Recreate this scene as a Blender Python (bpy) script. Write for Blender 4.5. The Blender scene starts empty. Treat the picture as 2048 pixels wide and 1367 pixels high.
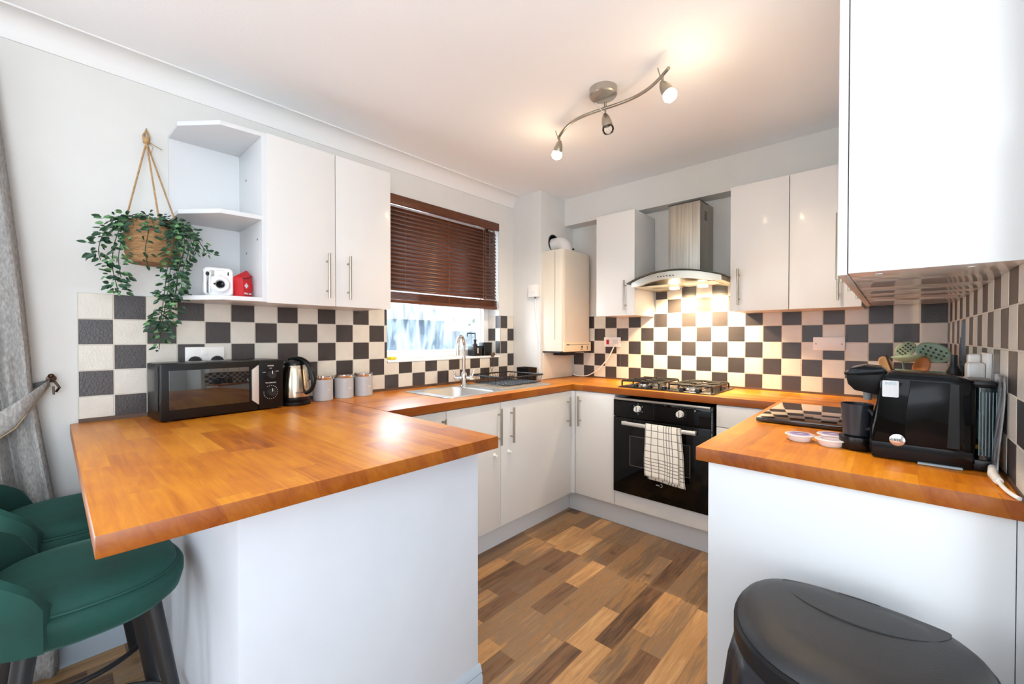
import bpy, bmesh, math, random
from mathutils import Vector, Matrix
C = bpy.context.scene.collection
PI = math.pi
rnd = random.Random(7)

# ------------------------------------------------------------------ materials
def lin(c):
    return tuple((x/12.92 if x <= .04045 else ((x+.055)/1.055)**2.4) for x in c)
def hx(s):
    return lin(tuple(int(s[i:i+2], 16)/255 for i in (0, 2, 4)))
def newmat(name):
    m = bpy.data.materials.new(name); m.use_nodes = True
    nt = m.node_tree; b = nt.nodes['Principled BSDF']
    return m, nt, b
def N(nt, t, **kw):
    n = nt.nodes.new(t)
    for k, v in kw.items():
        if k.startswith('i_'): n.inputs[k[2:].replace('_', ' ')].default_value = v
        else: setattr(n, k, v)
    return n
def L(nt, a, b): nt.links.new(a, b)
def M(name, col, rough=.5, metal=0, bump=0, bscale=60, var=0, coat=0, spec=.5, vscale=8, stretch=None, sheen=0):
    m, nt, b = newmat(name)
    c = hx(col) if isinstance(col, str) else col
    b.inputs['Base Color'].default_value = (*c, 1)
    b.inputs['Roughness'].default_value = rough
    b.inputs['Metallic'].default_value = metal
    b.inputs['Specular IOR Level'].default_value = spec
    if coat: b.inputs['Coat Weight'].default_value = coat; b.inputs['Coat Roughness'].default_value = .05
    if sheen:
        b.inputs['Sheen Weight'].default_value = sheen; b.inputs['Sheen Roughness'].default_value = .35
        b.inputs['Sheen Tint'].default_value = (*[min(1, x*4+.08) for x in c], 1)
    tc = N(nt, 'ShaderNodeTexCoord'); mp = N(nt, 'ShaderNodeMapping')
    if stretch: mp.inputs['Scale'].default_value = stretch
    L(nt, tc.outputs['Object'], mp.inputs['Vector'])
    n1 = N(nt, 'ShaderNodeTexNoise', i_Scale=vscale, i_Detail=5.0)
    L(nt, mp.outputs[0], n1.inputs['Vector'])
    if var:
        r = N(nt, 'ShaderNodeValToRGB')
        r.color_ramp.elements[0].position = .3; r.color_ramp.elements[1].position = .7
        r.color_ramp.elements[0].color = (*[x*(1-var) for x in c], 1)
        r.color_ramp.elements[1].color = (*[min(1, x*(1+var)) for x in c], 1)
        L(nt, n1.outputs['Fac'], r.inputs[0]); L(nt, r.outputs[0], b.inputs['Base Color'])
    if bump:
        n2 = N(nt, 'ShaderNodeTexNoise', i_Scale=bscale, i_Detail=4.0)
        L(nt, mp.outputs[0], n2.inputs['Vector'])
        bp_ = N(nt, 'ShaderNodeBump', i_Strength=bump, i_Distance=.004)
        L(nt, n2.outputs['Fac'], bp_.inputs['Height']); L(nt, bp_.outputs[0], b.inputs['Normal'])
    return m
def math_(nt, op, a, b=None, c=None):
    n = N(nt, 'ShaderNodeMath', operation=op)
    for i, x in enumerate((a, b, c)):
        if x is None: continue
        if isinstance(x, (int, float)): n.inputs[i].default_value = x
        else: L(nt, x, n.inputs[i])
    return n.outputs[0]
def planks(name, axis, w, ln, cols, rough=.35, coat=0, seam=.5, grain=.35, bump=.15, knots=0, blend=1.0, edge_dark=0, spec=.5):
    """staves or planks of random tone running along axis, in object space"""
    m, nt, b = newmat(name)
    tc = N(nt, 'ShaderNodeTexCoord'); sp = N(nt, 'ShaderNodeSeparateXYZ'); L(nt, tc.outputs['Object'], sp.inputs[0])
    X, Y, Z = sp.outputs
    u, v = (X, Y) if axis == 'x' else (Y, X)
    # vertical faces: fold z into the cross direction so the edges show stave ends
    vv = math_(nt, 'ADD', v, math_(nt, 'MULTIPLY', Z, .35))
    row = math_(nt, 'FLOOR', math_(nt, 'DIVIDE', vv, w))
    wn = N(nt, 'ShaderNodeTexWhiteNoise', noise_dimensions='1D'); L(nt, row, wn.inputs['W'])
    off = math_(nt, 'MULTIPLY', wn.outputs['Value'], ln*7.3)
    le = math_(nt, 'MULTIPLY_ADD', wn.outputs['Value'], ln*.9, ln*.6)
    uu = math_(nt, 'DIVIDE', math_(nt, 'ADD', u, off), le)
    col = math_(nt, 'FLOOR', uu)
    cmb = N(nt, 'ShaderNodeCombineXYZ'); L(nt, row, cmb.inputs[0]); L(nt, col, cmb.inputs[1])
    w2 = N(nt, 'ShaderNodeTexWhiteNoise', noise_dimensions='2D'); L(nt, cmb.outputs[0], w2.inputs['Vector'])
    ramp = N(nt, 'ShaderNodeValToRGB'); cr = ramp.color_ramp
    for i, c in enumerate(cols):
        p = i/(len(cols)-1)
        e = cr.elements[i] if i < 2 else cr.elements.new(p)
        e.position = p; e.color = (*hx(c), 1)
    cr.elements[1].position = 1/(len(cols)-1) if len(cols) > 2 else 1
    # grain: noise stretched along the stave, shifted per stave
    sh = N(nt, 'ShaderNodeCombineXYZ')
    gs = math_(nt, 'MULTIPLY', w2.outputs['Value'], 37.0)
    L(nt, math_(nt, 'ADD', math_(nt, 'MULTIPLY', u, 2.2), gs), sh.inputs[0])
    L(nt, math_(nt, 'MULTIPLY', vv, 26.0), sh.inputs[1]); L(nt, math_(nt, 'MULTIPLY', Z, 14.0), sh.inputs[2])
    g = N(nt, 'ShaderNodeTexNoise', i_Scale=2.2, i_Detail=9.0, i_Roughness=.62, i_Distortion=.7)
    L(nt, sh.outputs[0], g.inputs['Vector'])
    big = N(nt, 'ShaderNodeTexNoise', i_Scale=3.2, i_Detail=3.0, i_Distortion=.6); L(nt, tc.outputs['Object'], big.inputs['Vector'])
    fac = math_(nt, 'ADD', math_(nt, 'MULTIPLY', w2.outputs['Value'], blend*.75),
                math_(nt, 'ADD', math_(nt, 'MULTIPLY', math_(nt, 'SUBTRACT', g.outputs['Fac'], .5), grain*2),
                      math_(nt, 'MULTIPLY', big.outputs['Fac'], 1.0-blend*.75)))
    L(nt, fac, ramp.inputs[0])
    # seams
    fv = math_(nt, 'FRACT', math_(nt, 'DIVIDE', vv, w)); fu = math_(nt, 'FRACT', uu)
    sv = math_(nt, 'LESS_THAN', fv, .0016/w); su = math_(nt, 'LESS_THAN', math_(nt, 'MULTIPLY', fu, le), .0018)
    s = math_(nt, 'MAXIMUM', sv, su)
    mix = N(nt, 'ShaderNodeMix', data_type='RGBA', blend_type='MULTIPLY')
    L(nt, math_(nt, 'MULTIPLY', s, seam), mix.inputs['Factor']); L(nt, ramp.outputs[0], mix.inputs[6]); mix.inputs[7].default_value = (.12, .06, .03, 1)
    out = mix.outputs[2]
    if knots:
        vo = N(nt, 'ShaderNodeTexVoronoi', i_Scale=3.6); L(nt, tc.outputs['Object'], vo.inputs['Vector'])
        kk = N(nt, 'ShaderNodeMapRange', i_From_Min=.02, i_From_Max=.13) ; kk.inputs['To Min'].default_value = knots; kk.inputs['To Max'].default_value = 0
        kn = N(nt, 'ShaderNodeTexNoise', i_Scale=30.0, i_Detail=4.0); L(nt, tc.outputs['Object'], kn.inputs['Vector'])
        L(nt, math_(nt, 'ADD', vo.outputs['Distance'], math_(nt, 'MULTIPLY', kn.outputs['Fac'], .06)), kk.inputs['Value'])
        mx = N(nt, 'ShaderNodeMix', data_type='RGBA', blend_type='MULTIPLY'); L(nt, kk.outputs[0], mx.inputs['Factor'])
        L(nt, out, mx.inputs[6]); mx.inputs[7].default_value = (.18, .1, .06, 1); out = mx.outputs[2]
    if edge_dark:   # upright faces are multiplied to a darker brown than the top
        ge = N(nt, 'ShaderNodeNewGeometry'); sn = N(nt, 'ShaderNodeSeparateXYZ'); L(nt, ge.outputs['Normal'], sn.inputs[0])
        ef = math_(nt, 'MULTIPLY', math_(nt, 'LESS_THAN', math_(nt, 'ABSOLUTE', sn.outputs[2]), .5), edge_dark)
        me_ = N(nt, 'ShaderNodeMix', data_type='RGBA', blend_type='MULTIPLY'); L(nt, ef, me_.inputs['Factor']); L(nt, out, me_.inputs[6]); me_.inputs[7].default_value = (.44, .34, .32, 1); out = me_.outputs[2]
    b.inputs['Specular IOR Level'].default_value = spec
    L(nt, out, b.inputs['Base Color'])
    rr = N(nt, 'ShaderNodeMapRange'); rr.inputs['To Min'].default_value = rough*.75; rr.inputs['To Max'].default_value = rough*1.3
    L(nt, g.outputs['Fac'], rr.inputs['Value']); L(nt, rr.outputs[0], b.inputs['Roughness'])
    if coat: b.inputs['Coat Weight'].default_value = coat; b.inputs['Coat Roughness'].default_value = .38
    bp_ = N(nt, 'ShaderNodeBump', i_Strength=bump, i_Distance=.002)
    L(nt, math_(nt, 'SUBTRACT', g.outputs['Fac'], s), bp_.inputs['Height']); L(nt, bp_.outputs[0], b.inputs['Normal'])
    return m
def emit(name, col, s):
    m, nt, b = newmat(name)
    b.inputs['Base Color'].default_value = (*col, 1); b.inputs['Emission Color'].default_value = (*col, 1)
    b.inputs['Emission Strength'].default_value = s
    return m
def clear(name, tint, gloss=.12, rough=.03, haze=0, hazecol=(.8, .85, .9), milky=False):
    """thin clear pane: transparent with a fresnel sheen (lets daylight through), optional grime"""
    m, nt, b = newmat(name); nt.nodes.remove(b)
    out = nt.nodes['Material Output']
    tr = N(nt, 'ShaderNodeBsdfTransparent'); tr.inputs[0].default_value = (*tint, 1)
    gl = N(nt, 'ShaderNodeBsdfGlossy'); gl.inputs['Roughness'].default_value = rough
    fr = N(nt, 'ShaderNodeLayerWeight'); fr.inputs['Blend'].default_value = gloss
    mx = N(nt, 'ShaderNodeMixShader'); L(nt, fr.outputs['Fresnel'], mx.inputs[0]); L(nt, tr.outputs[0], mx.inputs[1]); L(nt, gl.outputs[0], mx.inputs[2])
    res = mx.outputs[0]
    if haze:
        df = N(nt, 'ShaderNodeBsdfDiffuse' if milky else 'ShaderNodeBsdfTranslucent'); df.inputs[0].default_value = (*hazecol, 1)
        tc = N(nt, 'ShaderNodeTexCoord'); mp = N(nt, 'ShaderNodeMapping'); mp.inputs['Scale'].default_value = (1, 5, 1.2)
        L(nt, tc.outputs['Object'], mp.inputs['Vector'])
        no = N(nt, 'ShaderNodeTexNoise', i_Scale=4.5, i_Detail=7.0, i_Distortion=.8); L(nt, mp.outputs[0], no.inputs['Vector'])
        mr = N(nt, 'ShaderNodeMapRange', i_From_Min=.35, i_From_Max=.75); mr.inputs['To Max'].default_value = haze
        L(nt, no.outputs['Fac'], mr.inputs['Value'])
        m2 = N(nt, 'ShaderNodeMixShader'); L(nt, mr.outputs[0], m2.inputs[0]); L(nt, res, m2.inputs[1]); L(nt, df.outputs[0], m2.inputs[2]); res = m2.outputs[0]
    L(nt, res, out.inputs['Surface'])
    return m
WHITE = M('gloss_white', 'dddcda', .32, coat=.12)
CARC = M('white_melamine', 'd8dadc', .35)
PAINT = M('wall_paint', 'd9d9d6', .75, bump=.12, bscale=90, var=.015)
CEILM = M('ceiling_paint', 'f7f9fb', .85, bump=.1, bscale=120)
COVE = M('cove_paint', 'e6e6e5', .6, bump=.05)
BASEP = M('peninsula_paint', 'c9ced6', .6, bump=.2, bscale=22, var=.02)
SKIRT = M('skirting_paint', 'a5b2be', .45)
PVC = M('white_upvc', 'f4f5f6', .25)
PLAS = M('white_plastic', 'eceae6', .3)
CREAM = M('cream_enamel', 'ded7c8', .3, var=.02)
YELLOWED = M('aged_cream_plastic', 'eadfbf', .35)
STEEL = M('brushed_steel', 'b9b5ad', .28, 1, bump=.08, bscale=40, stretch=(1, 1, 30))
STEELV = M('brushed_steel_upright', 'a9a59c', .42, 1, bump=.25, bscale=6, stretch=(30, 30, .6), var=.18, vscale=3)
CHROME = M('chrome', 'd9d9d9', .08, 1)
NICKEL = M('satin_nickel', 'aaa497', .3, 1)
SINKST = M('sink_steel', 'd6d6d5', .36, 1, var=.06)
BLACK = M('black_plastic', '0b0b0d', .28, spec=.35)
BLACKM = M('matt_black', '151517', .55)
GLOSSB = M('gloss_black', '040405', .06, spec=.16)
BGLASS = M('black_glass', '08080a', .04, coat=.6)
OGLASS = M('oven_glass', '050506', .05, spec=.25)
IRON = M('cast_iron', '121213', .45, bump=.2, bscale=200)
TILEL = M('cream_tile', 'd3cec3', .28, bump=.18, bscale=130, var=.05, vscale=14)
TILED = M('charcoal_tile', '3c3737', .33, bump=.22, bscale=130, var=.08, vscale=20)
GROUT = M('grout', 'c9c3b7', .8)
SEAL = M('dark_sealant_strip', '5a4436', .6)
WOODX = planks('oiled_worktop_x', 'x', .06, .38, ['803a08', 'ad5c0e', 'c97414', 'da881c', 'e79a2a', 'efaa3e'], .36, coat=.16, seam=.08, grain=.42, edge_dark=1, spec=.35, bump=.025, blend=.45)
WOODY = planks('oiled_worktop_y', 'y', .06, .38, ['803a08', 'ad5c0e', 'c97414', 'da881c', 'e79a2a', 'efaa3e'], .36, coat=.16, seam=.08, grain=.42, edge_dark=1, spec=.35, bump=.025, blend=.45)
FLOORM = planks('mixed_oak_laminate', 'y', .082, .42, ['45352a', '604836', '7a5a40', '75624e', '9a744c', '86705a', 'ab8257', 'ba9062', 'c6a274'], .38, seam=.35, grain=.45, spec=.35, bump=.1, knots=.75, blend=1.0)
SLATM = M('mahogany_slat', '5c3018', .38, var=.25, vscale=6, stretch=(1, 2, 12))
VELVET = M('green_velvet', '063f37', .8, sheen=.28, var=.3, vscale=7)
PIPING = M('green_velvet_seam', '0a4038', .7, sheen=.3)
ROPE = M('jute_rope', 'b08d62', .9, bump=.6, bscale=300, var=.25, vscale=60)
BASKET = M('woven_jute', '9a7650', .9, bump=.9, bscale=60, stretch=(1, 1, 5), var=.4, vscale=40)
LEAF = M('leaf_green', '284d32', .42, var=.45, vscale=30)
STEM = M('vine_stem', '2c3b22', .6)
REDF = M('red_nylon', 'c3121c', .45, var=.15, bump=.3, bscale=30)
GREYF = M('grey_curtain_fabric', '9a9794', .95, bump=.8, bscale=500, var=.28, vscale=160, stretch=(1, 1, .4))
CANM = M('grey_canister', 'b3b6ba', .4)
PRINT = M('white_print', 'e8e8e8', .5)
PRINTG = M('grey_print', '8d9094', .5)
DARKP = M('dark_print', '2a2a2a', .5)
SAGE = M('sage_silicone', '7f9a86', .5)
SPOONW = M('beech_spoon', 'a9672f', .55, var=.2)
BLOCKW = M('beech_block', 'c48a4c', .45, var=.12, vscale=5, stretch=(1, 1, 6))
CARDK = M('dark_mug', '2a2d33', .3)
BINM = M('bin_plastic', '1c1d20', .42, bump=.25, bscale=500)
BAGM = M('black_bin_liner', '17171d', .38, bump=.9, bscale=12)
YSP = M('yellow_sponge', 'e3cf3a', .9, bump=.6, bscale=90)
RED = M('red_switch', 'c01830', .3)
PURPLE = M('purple_foil', '8d7bb5', .3)
CLEARP = clear('clear_plastic', (.93, .95, .97), .4, .06, haze=.55, hazecol=(.8, .84, .88), milky=True)
TEALP = clear('teal_clear_plastic', (.45, .62, .68), .4, .05)
PANE = clear('window_pane', (.95, .98, 1.0), .12, .02, haze=.14, hazecol=(.75, .84, .92))
GPANEL = M('gloss_panel', 'd8d8d7', .14, coat=.3)
GREENG = clear('hood_glass', (.80, .87, .82), .35, .03)
JARG = clear('lamp_glass', (.97, .97, .95), .3, .03)
BULB = emit('lit_bulb', (1, .80, .52), 30)
HALO = emit('hood_lamp', (1, .84, .58), 25)

# ------------------------------------------------------------------ geometry helpers
def B(): return bmesh.new()
def box(bm, a, b, bev=0, seg=2, rot=None):
    (x0, y0, z0), (x1, y1, z1) = a, b
    cx, cy, cz = (x0+x1)/2, (y0+y1)/2, (z0+z1)/2
    m = Matrix.Translation((cx, cy, cz)) @ (rot.to_4x4() if rot else Matrix.Identity(4)) @ Matrix.Diagonal((abs(x1-x0), abs(y1-y0), abs(z1-z0), 1))
    r = bmesh.ops.create_cube(bm, size=1, matrix=m)
    if bev:
        es = list({e for v in r['verts'] for e in v.link_edges})
        bmesh.ops.bevel(bm, geom=es, offset=bev, segments=seg, profile=.6, affect='EDGES')
    return bm
def frame_of(d):
    d = Vector(d).normalized(); a = Vector((0, 0, 1)) if abs(d.z) < .9 else Vector((1, 0, 0))
    u = d.cross(a).normalized(); return u, d.cross(u).normalized()
def tube(bm, pts, r, seg=10, closed=False, cap=True):
    pts = [Vector(p) for p in pts]; n = len(pts)
    rs = r if isinstance(r, (list, tuple)) else [r]*n
    rings = []; u = None
    for i, p in enumerate(pts):
        if closed: d = pts[(i+1) % n]-pts[i-1]
        else: d = pts[min(i+1, n-1)]-pts[max(i-1, 0)]
        d.normalize()
        if u is None: u, v = frame_of(d)
        else:
            u = (u-d*u.dot(d)).normalized(); v = d.cross(u)
        v = d.cross(u)
        rings.append([bm.verts.new(p+(u*math.cos(2*PI*k/seg)+v*math.sin(2*PI*k/seg))*rs[i]) for k in range(seg)])
    for i in range(n if closed else n-1):
        a, b = rings[i], rings[(i+1) % n]
        for k in range(seg):
            bm.faces.new((a[k], a[(k+1) % seg], b[(k+1) % seg], b[k]))
    if cap and not closed:
        bm.faces.new(rings[0][::-1]); bm.faces.new(rings[-1])
    return bm
def cyl(bm, p0, p1, r, r1=None, seg=24): return tube(bm, [p0, p1], [r, r if r1 is None else r1], seg)
def lathe(bm, prof, c=(0, 0, 0), seg=32, d=(0, 0, 1), sx=1, sy=1):
    d = Vector(d).normalized()
    if abs(d.z) > .99: u, v = Vector((1, 0, 0)), Vector((0, 1, 0))*(1 if d.z > 0 else -1)
    else: u, v = frame_of(d)
    c = Vector(c); rings = []
    for r, h in prof:
        if r < 1e-6: rings.append([bm.verts.new(c+d*h)])
        else: rings.append([bm.verts.new(c+d*h+(u*math.cos(2*PI*k/seg)*sx+v*math.sin(2*PI*k/seg)*sy)*r) for k in range(seg)])
    for a, b in zip(rings, rings[1:]):
        for k in range(seg):
            k2 = (k+1) % seg
            if len(a) == 1 and len(b) == 1: continue
            if len(a) == 1: bm.faces.new((a[0], b[k2], b[k]))
            elif len(b) == 1: bm.faces.new((a[k], a[k2], b[0]))
            else: bm.faces.new((a[k], a[k2], b[k2], b[k]))
    return bm
def prism(bm, poly, z0, z1, axis='z', bev=0):
    def P(a, b, h): return {'z': (a, b, h), 'y': (a, h, b), 'x': (h, a, b)}[axis]
    lo = [bm.verts.new(P(a, b, z0)) for a, b in poly]; hi = [bm.verts.new(P(a, b, z1)) for a, b in poly]
    n = len(poly); bm.faces.new(lo[::-1]); bm.faces.new(hi)
    for i in range(n): bm.faces.new((lo[i], lo[(i+1) % n], hi[(i+1) % n], hi[i]))
    if bev:
        es = [e for v in lo+hi for e in v.link_edges if (e.verts[0] in lo) == (e.verts[1] in lo)]
        bmesh.ops.bevel(bm, geom=list(set(es)), offset=bev, segments=2, profile=.6, affect='EDGES')
    return bm
def surf(bm, f, nu, nv, closeu=False):
    g = [[bm.verts.new(f(i/(nu if closeu else nu-1), j/(nv-1))) for j in range(nv)] for i in range(nu)]
    for i in range(nu if closeu else nu-1):
        for j in range(nv-1):
            a, b = g[i], g[(i+1) % nu]
            bm.faces.new((a[j], b[j], b[j+1], a[j+1]))
    return g
def loft(bm, rings, cap0=True, cap1=True):
    R = [[bm.verts.new(p) for p in r] for r in rings]; n = len(R[0])
    for a, b in zip(R, R[1:]):
        for k in range(n): bm.faces.new((a[k], a[(k+1) % n], b[(k+1) % n], b[k]))
    if cap0: bm.faces.new(R[0][::-1])
    if cap1: bm.faces.new(R[-1])
    return R
def rrect(cx, cy, hx_, hy_, r, n=5):
    out = []
    for sx, sy, a0 in ((1, 1, 0), (-1, 1, PI/2), (-1, -1, PI), (1, -1, 1.5*PI)):
        for i in range(n+1):
            a = a0+i*PI/2/n
            out.append((cx+sx*(hx_-r)+r*math.cos(a), cy+sy*(hy_-r)+r*math.sin(a)))
    return out
def ring3(poly, z): return [(a, b, z) for a, b in poly]
def obj(name, bm, mat, parent=None, world=True, sharp=.6, smooth=True, thick=0):
    bmesh.ops.recalc_face_normals(bm, faces=bm.faces)
    if parent is not None and world:
        mw = Matrix.Identity(4); p = parent
        while p: mw = p.matrix_basis @ mw; p = p.parent
        bm.transform(mw.inverted())
    for f in bm.faces: f.smooth = smooth
    if smooth:
        for e in bm.edges:
            if len(e.link_faces) == 2 and e.calc_face_angle(0) > sharp: e.smooth = False
    me = bpy.data.meshes.new(name); bm.to_mesh(me); bm.free()
    for m in (mat if isinstance(mat, (list, tuple)) else [mat]): me.materials.append(m)
    o = bpy.data.objects.new(name, me); C.objects.link(o)
    if parent: o.parent = parent
    if thick:
        s = o.modifiers.new('Solid', 'SOLIDIFY'); s.thickness = thick; s.offset = 0
    return o
def tag(o, label, cat, group=None):
    o['label'] = label; o['category'] = cat
    if group: o['group'] = group
    return o
def thing(name, label, cat, loc=(0, 0, 0), rotz=0, group=None, rot=None):
    o = bpy.data.objects.new(name, None); C.objects.link(o); o.empty_display_size = .05
    o.location = loc; o.rotation_euler = rot if rot else (0, 0, rotz)
    o.matrix_basis = Matrix.Translation(loc) @ (o.rotation_euler.to_matrix().to_4x4())
    return tag(o, label, cat, group)
def struct(name, bm, m, parent=None, **k):
    o = obj(name, bm, m, parent, **k)
    if not parent: o['kind'] = 'structure'
    return o
def copy_tree(o, parent=None):
    c = o.copy(); C.objects.link(c); c.parent = parent
    for ch in list(o.children): copy_tree(ch, c)
    return c
def text(name, body, size, mat, parent, loc, xdir, zdir, ext=.0006, align='CENTER', world=True):
    """flat lettering as mesh; xdir = reading direction, zdir = up direction of the letters"""
    cu = bpy.data.curves.new(name, 'FONT'); cu.body = body; cu.size = size; cu.extrude = ext; cu.align_x = align; cu.align_y = 'CENTER'; cu.resolution_u = 3
    t = bpy.data.objects.new('tmp', cu); C.objects.link(t)
    dg = bpy.context.evaluated_depsgraph_get(); me = bpy.data.meshes.new_from_object(t.evaluated_get(dg))
    C.objects.unlink(t); bpy.data.objects.remove(t)
    bm = B(); bm.from_mesh(me); bpy.data.meshes.remove(me)
    x = Vector(xdir).normalized(); y = Vector(zdir).normalized(); z = x.cross(y)
    m = Matrix(((x.x, y.x, z.x, loc[0]), (x.y, y.y, z.y, loc[1]), (x.z, y.z, z.z, loc[2]), (0, 0, 0, 1)))
    bm.transform(m)
    return obj(name, bm, mat, parent, world=world, smooth=False)
def bezier(p0, p1, p2, p3, n=14):
    out = []
    for i in range(n+1):
        t = i/n; s = 1-t
        out.append(tuple(s**3*a+3*s*s*t*b+3*s*t*t*c+t**3*d for a, b, c, d in zip(p0, p1, p2, p3)))
    return out
def bar_handle(parent, p0, p1, out, r=.006, stand=.03, inset=.035):
    """straight bar handle from p0 to p1 standing off along out"""
    bm = B(); p0, p1, o_ = Vector(p0), Vector(p1), Vector(out)
    cyl(bm, p0+o_*stand, p1+o_*stand, r, seg=14)
    d = (p1-p0).normalized()
    for q in (p0+d*inset, p1-d*inset): cyl(bm, q, q+o_*stand, r*.72, seg=12)
    return obj('handle', bm, NICKEL, parent)
# ------------------------------------------------------------------ the room
XL, YB, XR, WT, CE = -2.30, 2.975, .192, .91, 2.368
WLx = XL-.01; WBy = YB+.008; WRx = XR+.008
bm = B(); box(bm, (-2.56, -3.1, -.1), (1.75, 3.2, 0)); struct('floor', bm, FLOORM)
bm = B(); box(bm, (-2.56, -3.1, CE), (1.75, 3.2, CE+.1)); struct('ceiling', bm, CEILM)
# left wall with the kitchen window opening and the patio door opening
WY0, WY1, WZ0, WZ1 = 1.39, 2.383, 1.085, 2.13
PY0, PY1, PZ1 = -2.4, -.62, 2.1
bm = B()
def wl(y0, y1, z0, z1): box(bm, (-2.56, y0, z0), (WLx, y1, z1))
wl(-3.1, PY0, 0, CE); wl(PY0, PY1, PZ1, CE); wl(PY1, WY0, 0, CE); wl(WY0, WY1, 0, WZ0); wl(WY0, WY1, WZ1, CE); wl(WY1, 3.2, 0, CE)
struct('wall_left', bm, PAINT)
bm = B(); box(bm, (-2.31, WBy, 0), (.4, 3.2, CE)); struct('wall_back', bm, PAINT)
bm = B(); box(bm, (WRx, 1.2, 0), (.4, WBy, CE)); struct('wall_right', bm, PAINT)
bm = B(); box(bm, (.4, 1.2, 0), (1.75, 1.35, CE)); struct('wall_side', bm, PAINT)
# dining end of the room, behind the camera, two windows added for light
bm = B()
for x0, x1, z0, z1 in ((-2.31, -1.6, 0, CE), (-1.6, 1.1, 0, .75), (-1.6, 1.1, 2.15, CE), (1.1, 1.75, 0, CE)): box(bm, (x0, -3.1, z0), (x1, -2.98, z1))
struct('wall_front', bm, PAINT)
bm = B()
for y0, y1, z0, z1 in ((-2.98, -2.2, 0, CE), (-2.2, .6, 0, .8), (-2.2, .6, 2.15, CE), (.6, 1.2, 0, CE)): box(bm, (1.62, y0, z0), (1.75, y1, z1))
struct('wall_far_right', bm, PAINT)
def simple_window(n, a, b, axis):
    bm = B(); t = .05
    if axis == 'y':
        (x0, z0), (x1, z1), y = a, b, -3.04
        for q in ((x0, x0+t, z0, z1), (x1-t, x1, z0, z1), ((x0+x1)/2-t/2, (x0+x1)/2+t/2, z0, z1), (x0, x1, z0, z0+t), (x0, x1, z1-t, z1)):
            box(bm, (q[0], y-.03, q[2]), (q[1], y+.03, q[3]))
        g = B(); box(g, (x0+t, y-.004, z0+t), (x1-t, y+.004, z1-t))
    else:
        (y0, z0), (y1, z1) = a, b; x = 1.69 if axis == 'x' else -2.45
        for q in ((y0, y0+t, z0, z1), (y1-t, y1, z0, z1), ((y0+y1)/2-t/2, (y0+y1)/2+t/2, z0, z1), (y0, y1, z0, z0+t), (y0, y1, z1-t, z1)):
            box(bm, (x-.03, q[0], q[2]), (x+.03, q[1], q[3]))
        g = B(); box(g, (x-.004, y0+t, z0+t), (x+.004, y1-t, z1-t))
    f = struct('window_%d' % n, bm, PVC); struct('pane', g, clear('pane_%d' % n, (.98, .99, 1), .1), f)
simple_window(2, (PY0, .0), (PY1, PZ1), 'L')
simple_window(3, (-1.6, .75), (1.1, 2.15), 'y')  # unseen window, added so light reaches faces turned to the camera
simple_window(4, (-2.2, .8), (.6, 2.15), 'x')  # unseen window, added so light reaches the left wall and peninsula face
# pillar in the corner and bulkhead over the hob wall
PX, PYY = -2.02, 2.545
bm = B(); box(bm, (-2.312, PYY, 0), (PX, WBy+.01, CE), bev=.004); struct('wall_corner', bm, PAINT)
bm = B(); box(bm, (PX-.01, 2.862, 2.151), (.3, WBy+.01, CE+.001)); struct('wall_bulkhead', bm, PAINT)
# coving on the left wall
bm = B(); cv = [(WLx, CE-.085), (WLx+.006, CE-.085)]
for i in range(9):
    a = i/8*PI/2; cv.append((WLx+.078-.072*math.cos(a), CE-.078+.072*math.sin(a)))
cv += [(WLx+.088, CE-.006), (WLx+.088, CE+.001), (WLx, CE+.001)]
prism(bm, cv, -2.98, PYY+.001, 'y'); struct('trim_1', bm, COVE)
# ---- kitchen window
fx = -2.45
bm = B(); t = .045
ZB, ZT = WZ0+.012, WZ1
for q in ((WY0, WY0+t, ZB, ZT), (WY1-t, WY1, ZB, ZT), (WY0, WY1, ZB, ZB+t-.005), (WY0, WY1, ZT-t, ZT)):
    box(bm, (fx-.035, q[0], q[2]), (fx+.02, q[1], q[3]), bev=.004)
win = struct('window_1', bm, PVC)
bm = B()
for q in ((WY0+t, WY0+t+.012, ZB+t-.005, ZT-t), (WY1-t-.05, WY1-t-.038, ZB+t-.005, ZT-t), (WY1-t-.012, WY1-t, ZB+t-.005, ZT-t), (WY0+t, WY1-t, ZB+t-.005, ZB+t+.007), (WY0+t, WY1-t, ZT-t-.012, ZT-t)):
    box(bm, (fx-.02, q[0], q[2]), (fx+.026, q[1], q[3]), bev=.003)
struct('glazing_bead', bm, PVC, win)
bm = B(); box(bm, (fx-.012, WY0+t, ZB+t), (fx-.006, WY1-t, ZT-t)); struct('pane', bm, PANE, win)
bm = B(); box(bm, (fx+.02, WY0+.001, WZ0-.003), (XL+.006, WY1-.001, WZ0+.012), bev=.004); struct('sill', bm, PVC, win)

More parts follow.
